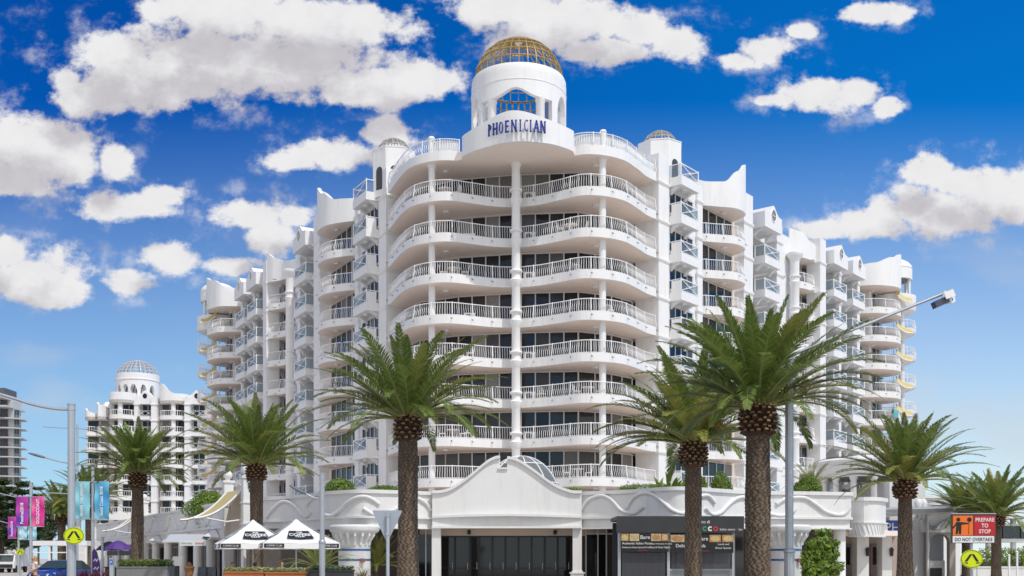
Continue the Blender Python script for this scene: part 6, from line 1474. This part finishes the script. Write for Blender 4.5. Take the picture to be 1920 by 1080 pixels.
for i, px in enumerate((1892, 1907)):
    t = thing('bollard', ('left','right')[i]+' of two short white posts at the bottom right', 'bollard', ((px-960)/FPX*62, 62, 0)); b = MB(); b.lathe(0,0,[(.06,0),(.06,1.75 if i == 0 else 1.95),(.09,1.78 if i == 0 else 1.98),(.0,1.86 if i == 0 else 2.06)],10); b.build('shaft', WHITE2, t, smooth=40); b = MB(); b.lathe(0,0,[(.12,0),(.12,.05),(.07,.08)],10); b.build('base', GALV, t)
t = thing('warning_beacon', 'small amber lamp on a pole near the second crossing sign', 'lamp', ((1832-960)/FPX*58, 58, 0)); b = MB(); b.lathe(0,0,[(.03,0),(.03,1.25)],8); b.build('post', GALV, t); AMB = M('amber_lens', (.9,.35,.03), .3); b = MB(); b.lathe(0,0,[(0,1.25),(.16,1.28),(.16,1.42),(.1,1.5),(0,1.52)],12); b.build('lamp', AMB, t, smooth=40)
# balcony furniture on the bay and a towel on the right wing
CHW = M('white_plastic', (.78,.77,.75), .5)
def chair(x, y, z, rz, label):
    t = thing('balcony_chair', label, 'chair', (x,y,z), rz, 'white chairs on the bay balconies'); b = MB(); b.box(-.24,-.24,.42,.24,.24,.46); b.build('seat', CHW, t)
    b = MB(); [b.bar((u,.24,.46),(u,.33,.92),.035) for u in (-.22,-.11,0,.11,.22)]; b.bar((-.24,.33,.92),(.24,.33,.92),.05); b.build('backrest', CHW, t)
    for u in (-.22,.22):
        for v in (-.22,.22): b = MB(); b.bar((u,v,0),(u,v,.43),.04); b.build('leg', CHW, t)
def table(x, y, z, label):
    t = thing('balcony_table', label, 'table', (x,y,z), 0, 'round tables on the bay balconies'); b = MB(); b.lathe(0,0,[(0,.70),(.48,.70),(.5,.73),(0,.74)],20); b.build('top', CHW, t)
    for a in range(4): b = MB(); b.bar((.3*math.cos(a*1.57),.3*math.sin(a*1.57),0),(.2*math.cos(a*1.57),.2*math.sin(a*1.57),.70),.04); b.build('leg', CHW, t)
FLN = {1:'lowest',2:'second lowest',4:'fourth lowest',6:'third highest',5:'fourth highest',3:'third lowest'}
for k, x in ((6,-4.3),(4,-3.9),(1,4.8),(2,-4.4)):
    y = 79.4 if x < 0 else 78.3; z = zf(k)+.05; table(x, y, z, f'round white table on the {FLN[k]} balcony of the bay'); chair(x-.8, y, z, R(90), f'white chair left of the table on the {FLN[k]} balcony of the bay'); chair(x+.8, y, z, R(-90), f'white chair right of the table on the {FLN[k]} balcony of the bay')
for k, x, y in ((8,-5.0,79.6),(7,4.4,78.6),(3,5.6,78.4)):
    z = zf(k)+.05; nm = {8:'highest',7:'second highest',3:'third lowest'}[k]; table(x, y, z, f'round white table on the {nm} balcony of the bay'); chair(x-.8, y, z, R(70), f'white chair left of the table on the {nm} balcony of the bay'); chair(x+.85, y, z, R(-110), f'white chair right of the table on the {nm} balcony of the bay')
for k, x in ((6,4.9),(5,7.2),(3,2.2)): chair(x, 78.7 if x > 3 else 79.6, zf(k)+.05, R(20), f'single white chair on the {FLN[k]} balcony, right half of the bay')
q = FR(42.0, 1.78); u = Vector((UR.x, UR.y, 0)); b = MB(); z1 = zf(4)+1.1; rows = []
for i in range(9): p = Vector((*q,0))+u*(-.75+1.5*i/8)-Vector((0,0,0)); o_ = .12+.02*math.sin(i*1.3); rows.append([(p.x+NR.x*(-.15), p.y+NR.y*(-.15), z1-.35),(p.x+NR.x*.0,p.y+NR.y*.0,z1+.03),(p.x+NR.x*o_,p.y+NR.y*o_,z1-.02),(p.x+NR.x*o_,p.y+NR.y*o_,z1-.85)])
b.grid(rows); tag(b.build('towel', M('teal_towel', (.10,.36,.37), .9, var=.1, vscale=8), smooth=180, recalc=False), 'teal towel hung over a balcony rail at the end of the right wing', 'towel')

def sitter(x, y, rz, top, hair, label, seatz=.46):
    p = thing('person', label, 'person', (x, y, 0), rz)
    J = [((0,0,seatz+.08),.15,.12),((0,.02,seatz+.28),.13,.10),((0,.0,seatz+.46),.15,.10),((0,-.01,seatz+.58),.11,.08),((0,-.03,seatz+.65),.055),((0,-.05,seatz+.75),.085,.10),((0,-.05,seatz+.84),.075,.09),
      ((-.17,-.01,seatz+.55),.06),((-.22,-.06,seatz+.30),.045),((-.12,-.30,seatz+.28),.034),((-.09,-.37,seatz+.28),.03),((.17,-.01,seatz+.55),.06),((.22,-.06,seatz+.30),.045),((.12,-.30,seatz+.28),.034),((.09,-.37,seatz+.28),.03),
      ((-.10,-.42,seatz+.08),.085),((-.11,-.44,.10),.05),((-.11,-.56,.04),.04),((.10,-.42,seatz+.08),.085),((.11,-.44,.10),.05),((.11,-.56,.04),.04)]
    E = [(0,1),(1,2),(2,3),(3,4),(4,5),(5,6),(3,7),(7,8),(8,9),(9,10),(3,11),(11,12),(12,13),(13,14),(0,15),(15,16),(16,17),(0,18),(18,19),(19,20)]
    skin_figure('body', J, E, SKIN, p)
    skin_figure('shirt', [((0,0,seatz+.06),.16,.125),((0,.02,seatz+.28),.145,.112),((0,0,seatz+.46),.162,.112),((0,-.01,seatz+.57),.125,.09),((-.17,-.01,seatz+.55),.074),((-.205,-.04,seatz+.38),.062),((.17,-.01,seatz+.55),.074),((.205,-.04,seatz+.38),.062)], [(0,1),(1,2),(2,3),(3,4),(4,5),(3,6),(6,7)], top, p)
    skin_figure('hair', [((0,-.03,seatz+.87),.09,.10),((0,.01,seatz+.78),.10,.10),((0,.03,seatz+.68),.08,.06)], [(0,1),(1,2)], hair, p)
    for s_ in (-1,1): b = MB(); b.lathe(.035*s_,-.135,[(0,-.012),(.012,0),(0,.012)],8,z=seatz+.78); b.build('eye', DK, p)
    b = MB(); b.slabx([(-.014,-.14,seatz+.735),(.014,-.14,seatz+.735),(.006,-.142,seatz+.78),(-.006,-.142,seatz+.78)], (0,0,0), (0,-.028,-.004)); b.build('nose', SKIN, p)
    b = MB(); b.box(-.028,-.142,seatz+.70,.028,-.13,seatz+.712); b.build('mouth', DK, p)
    c = thing('cafe_chair', 'dark cafe chair under the '+label.split(' seated')[0], 'chair', (x, y+.0, 0), rz, 'dark chairs at the cafe tables'); b = MB(); b.box(-.22,-.22,.40,.22,.24,.45); b.build('seat', BLACK, c); b = MB(); b.box(-.22,.20,.62,.22,.24,.86); [b.bar((u,.22,.45),(u,.22,.62),.03) for u in (-.2,.2)]; b.build('backrest', BLACK, c)
    for u in (-.2,.2):
        for v in (-.2,.22): b = MB(); b.bar((u,v,0),(u,v,.40),.035); b.build('leg', BLACK, c)
BLK_TOP = M('black_shirt', (.02,.02,.024), .8); RED_TOP = M('red_shirt', (.35,.05,.05), .8); GRY_TOP = M('grey_shirt', (.25,.26,.28), .8); DHAIR = M('dark_hair', (.03,.02,.015), .5)
sitter((478-960)/FPX*46.6, 46.6, R(170), BLK_TOP, DHAIR, 'dark-haired person in black seated with back turned under the nearer umbrella', .56)
sitter((436-960)/FPX*48.5, 48.5, R(30), RED_TOP, DHAIR, 'person in a red shirt seated facing the street under the left umbrella', .56)
sitter((528-960)/FPX*49.5, 49.5, R(-20), GRY_TOP, HAIR, 'fair-haired person in grey seated deep under the nearer umbrella', .56)
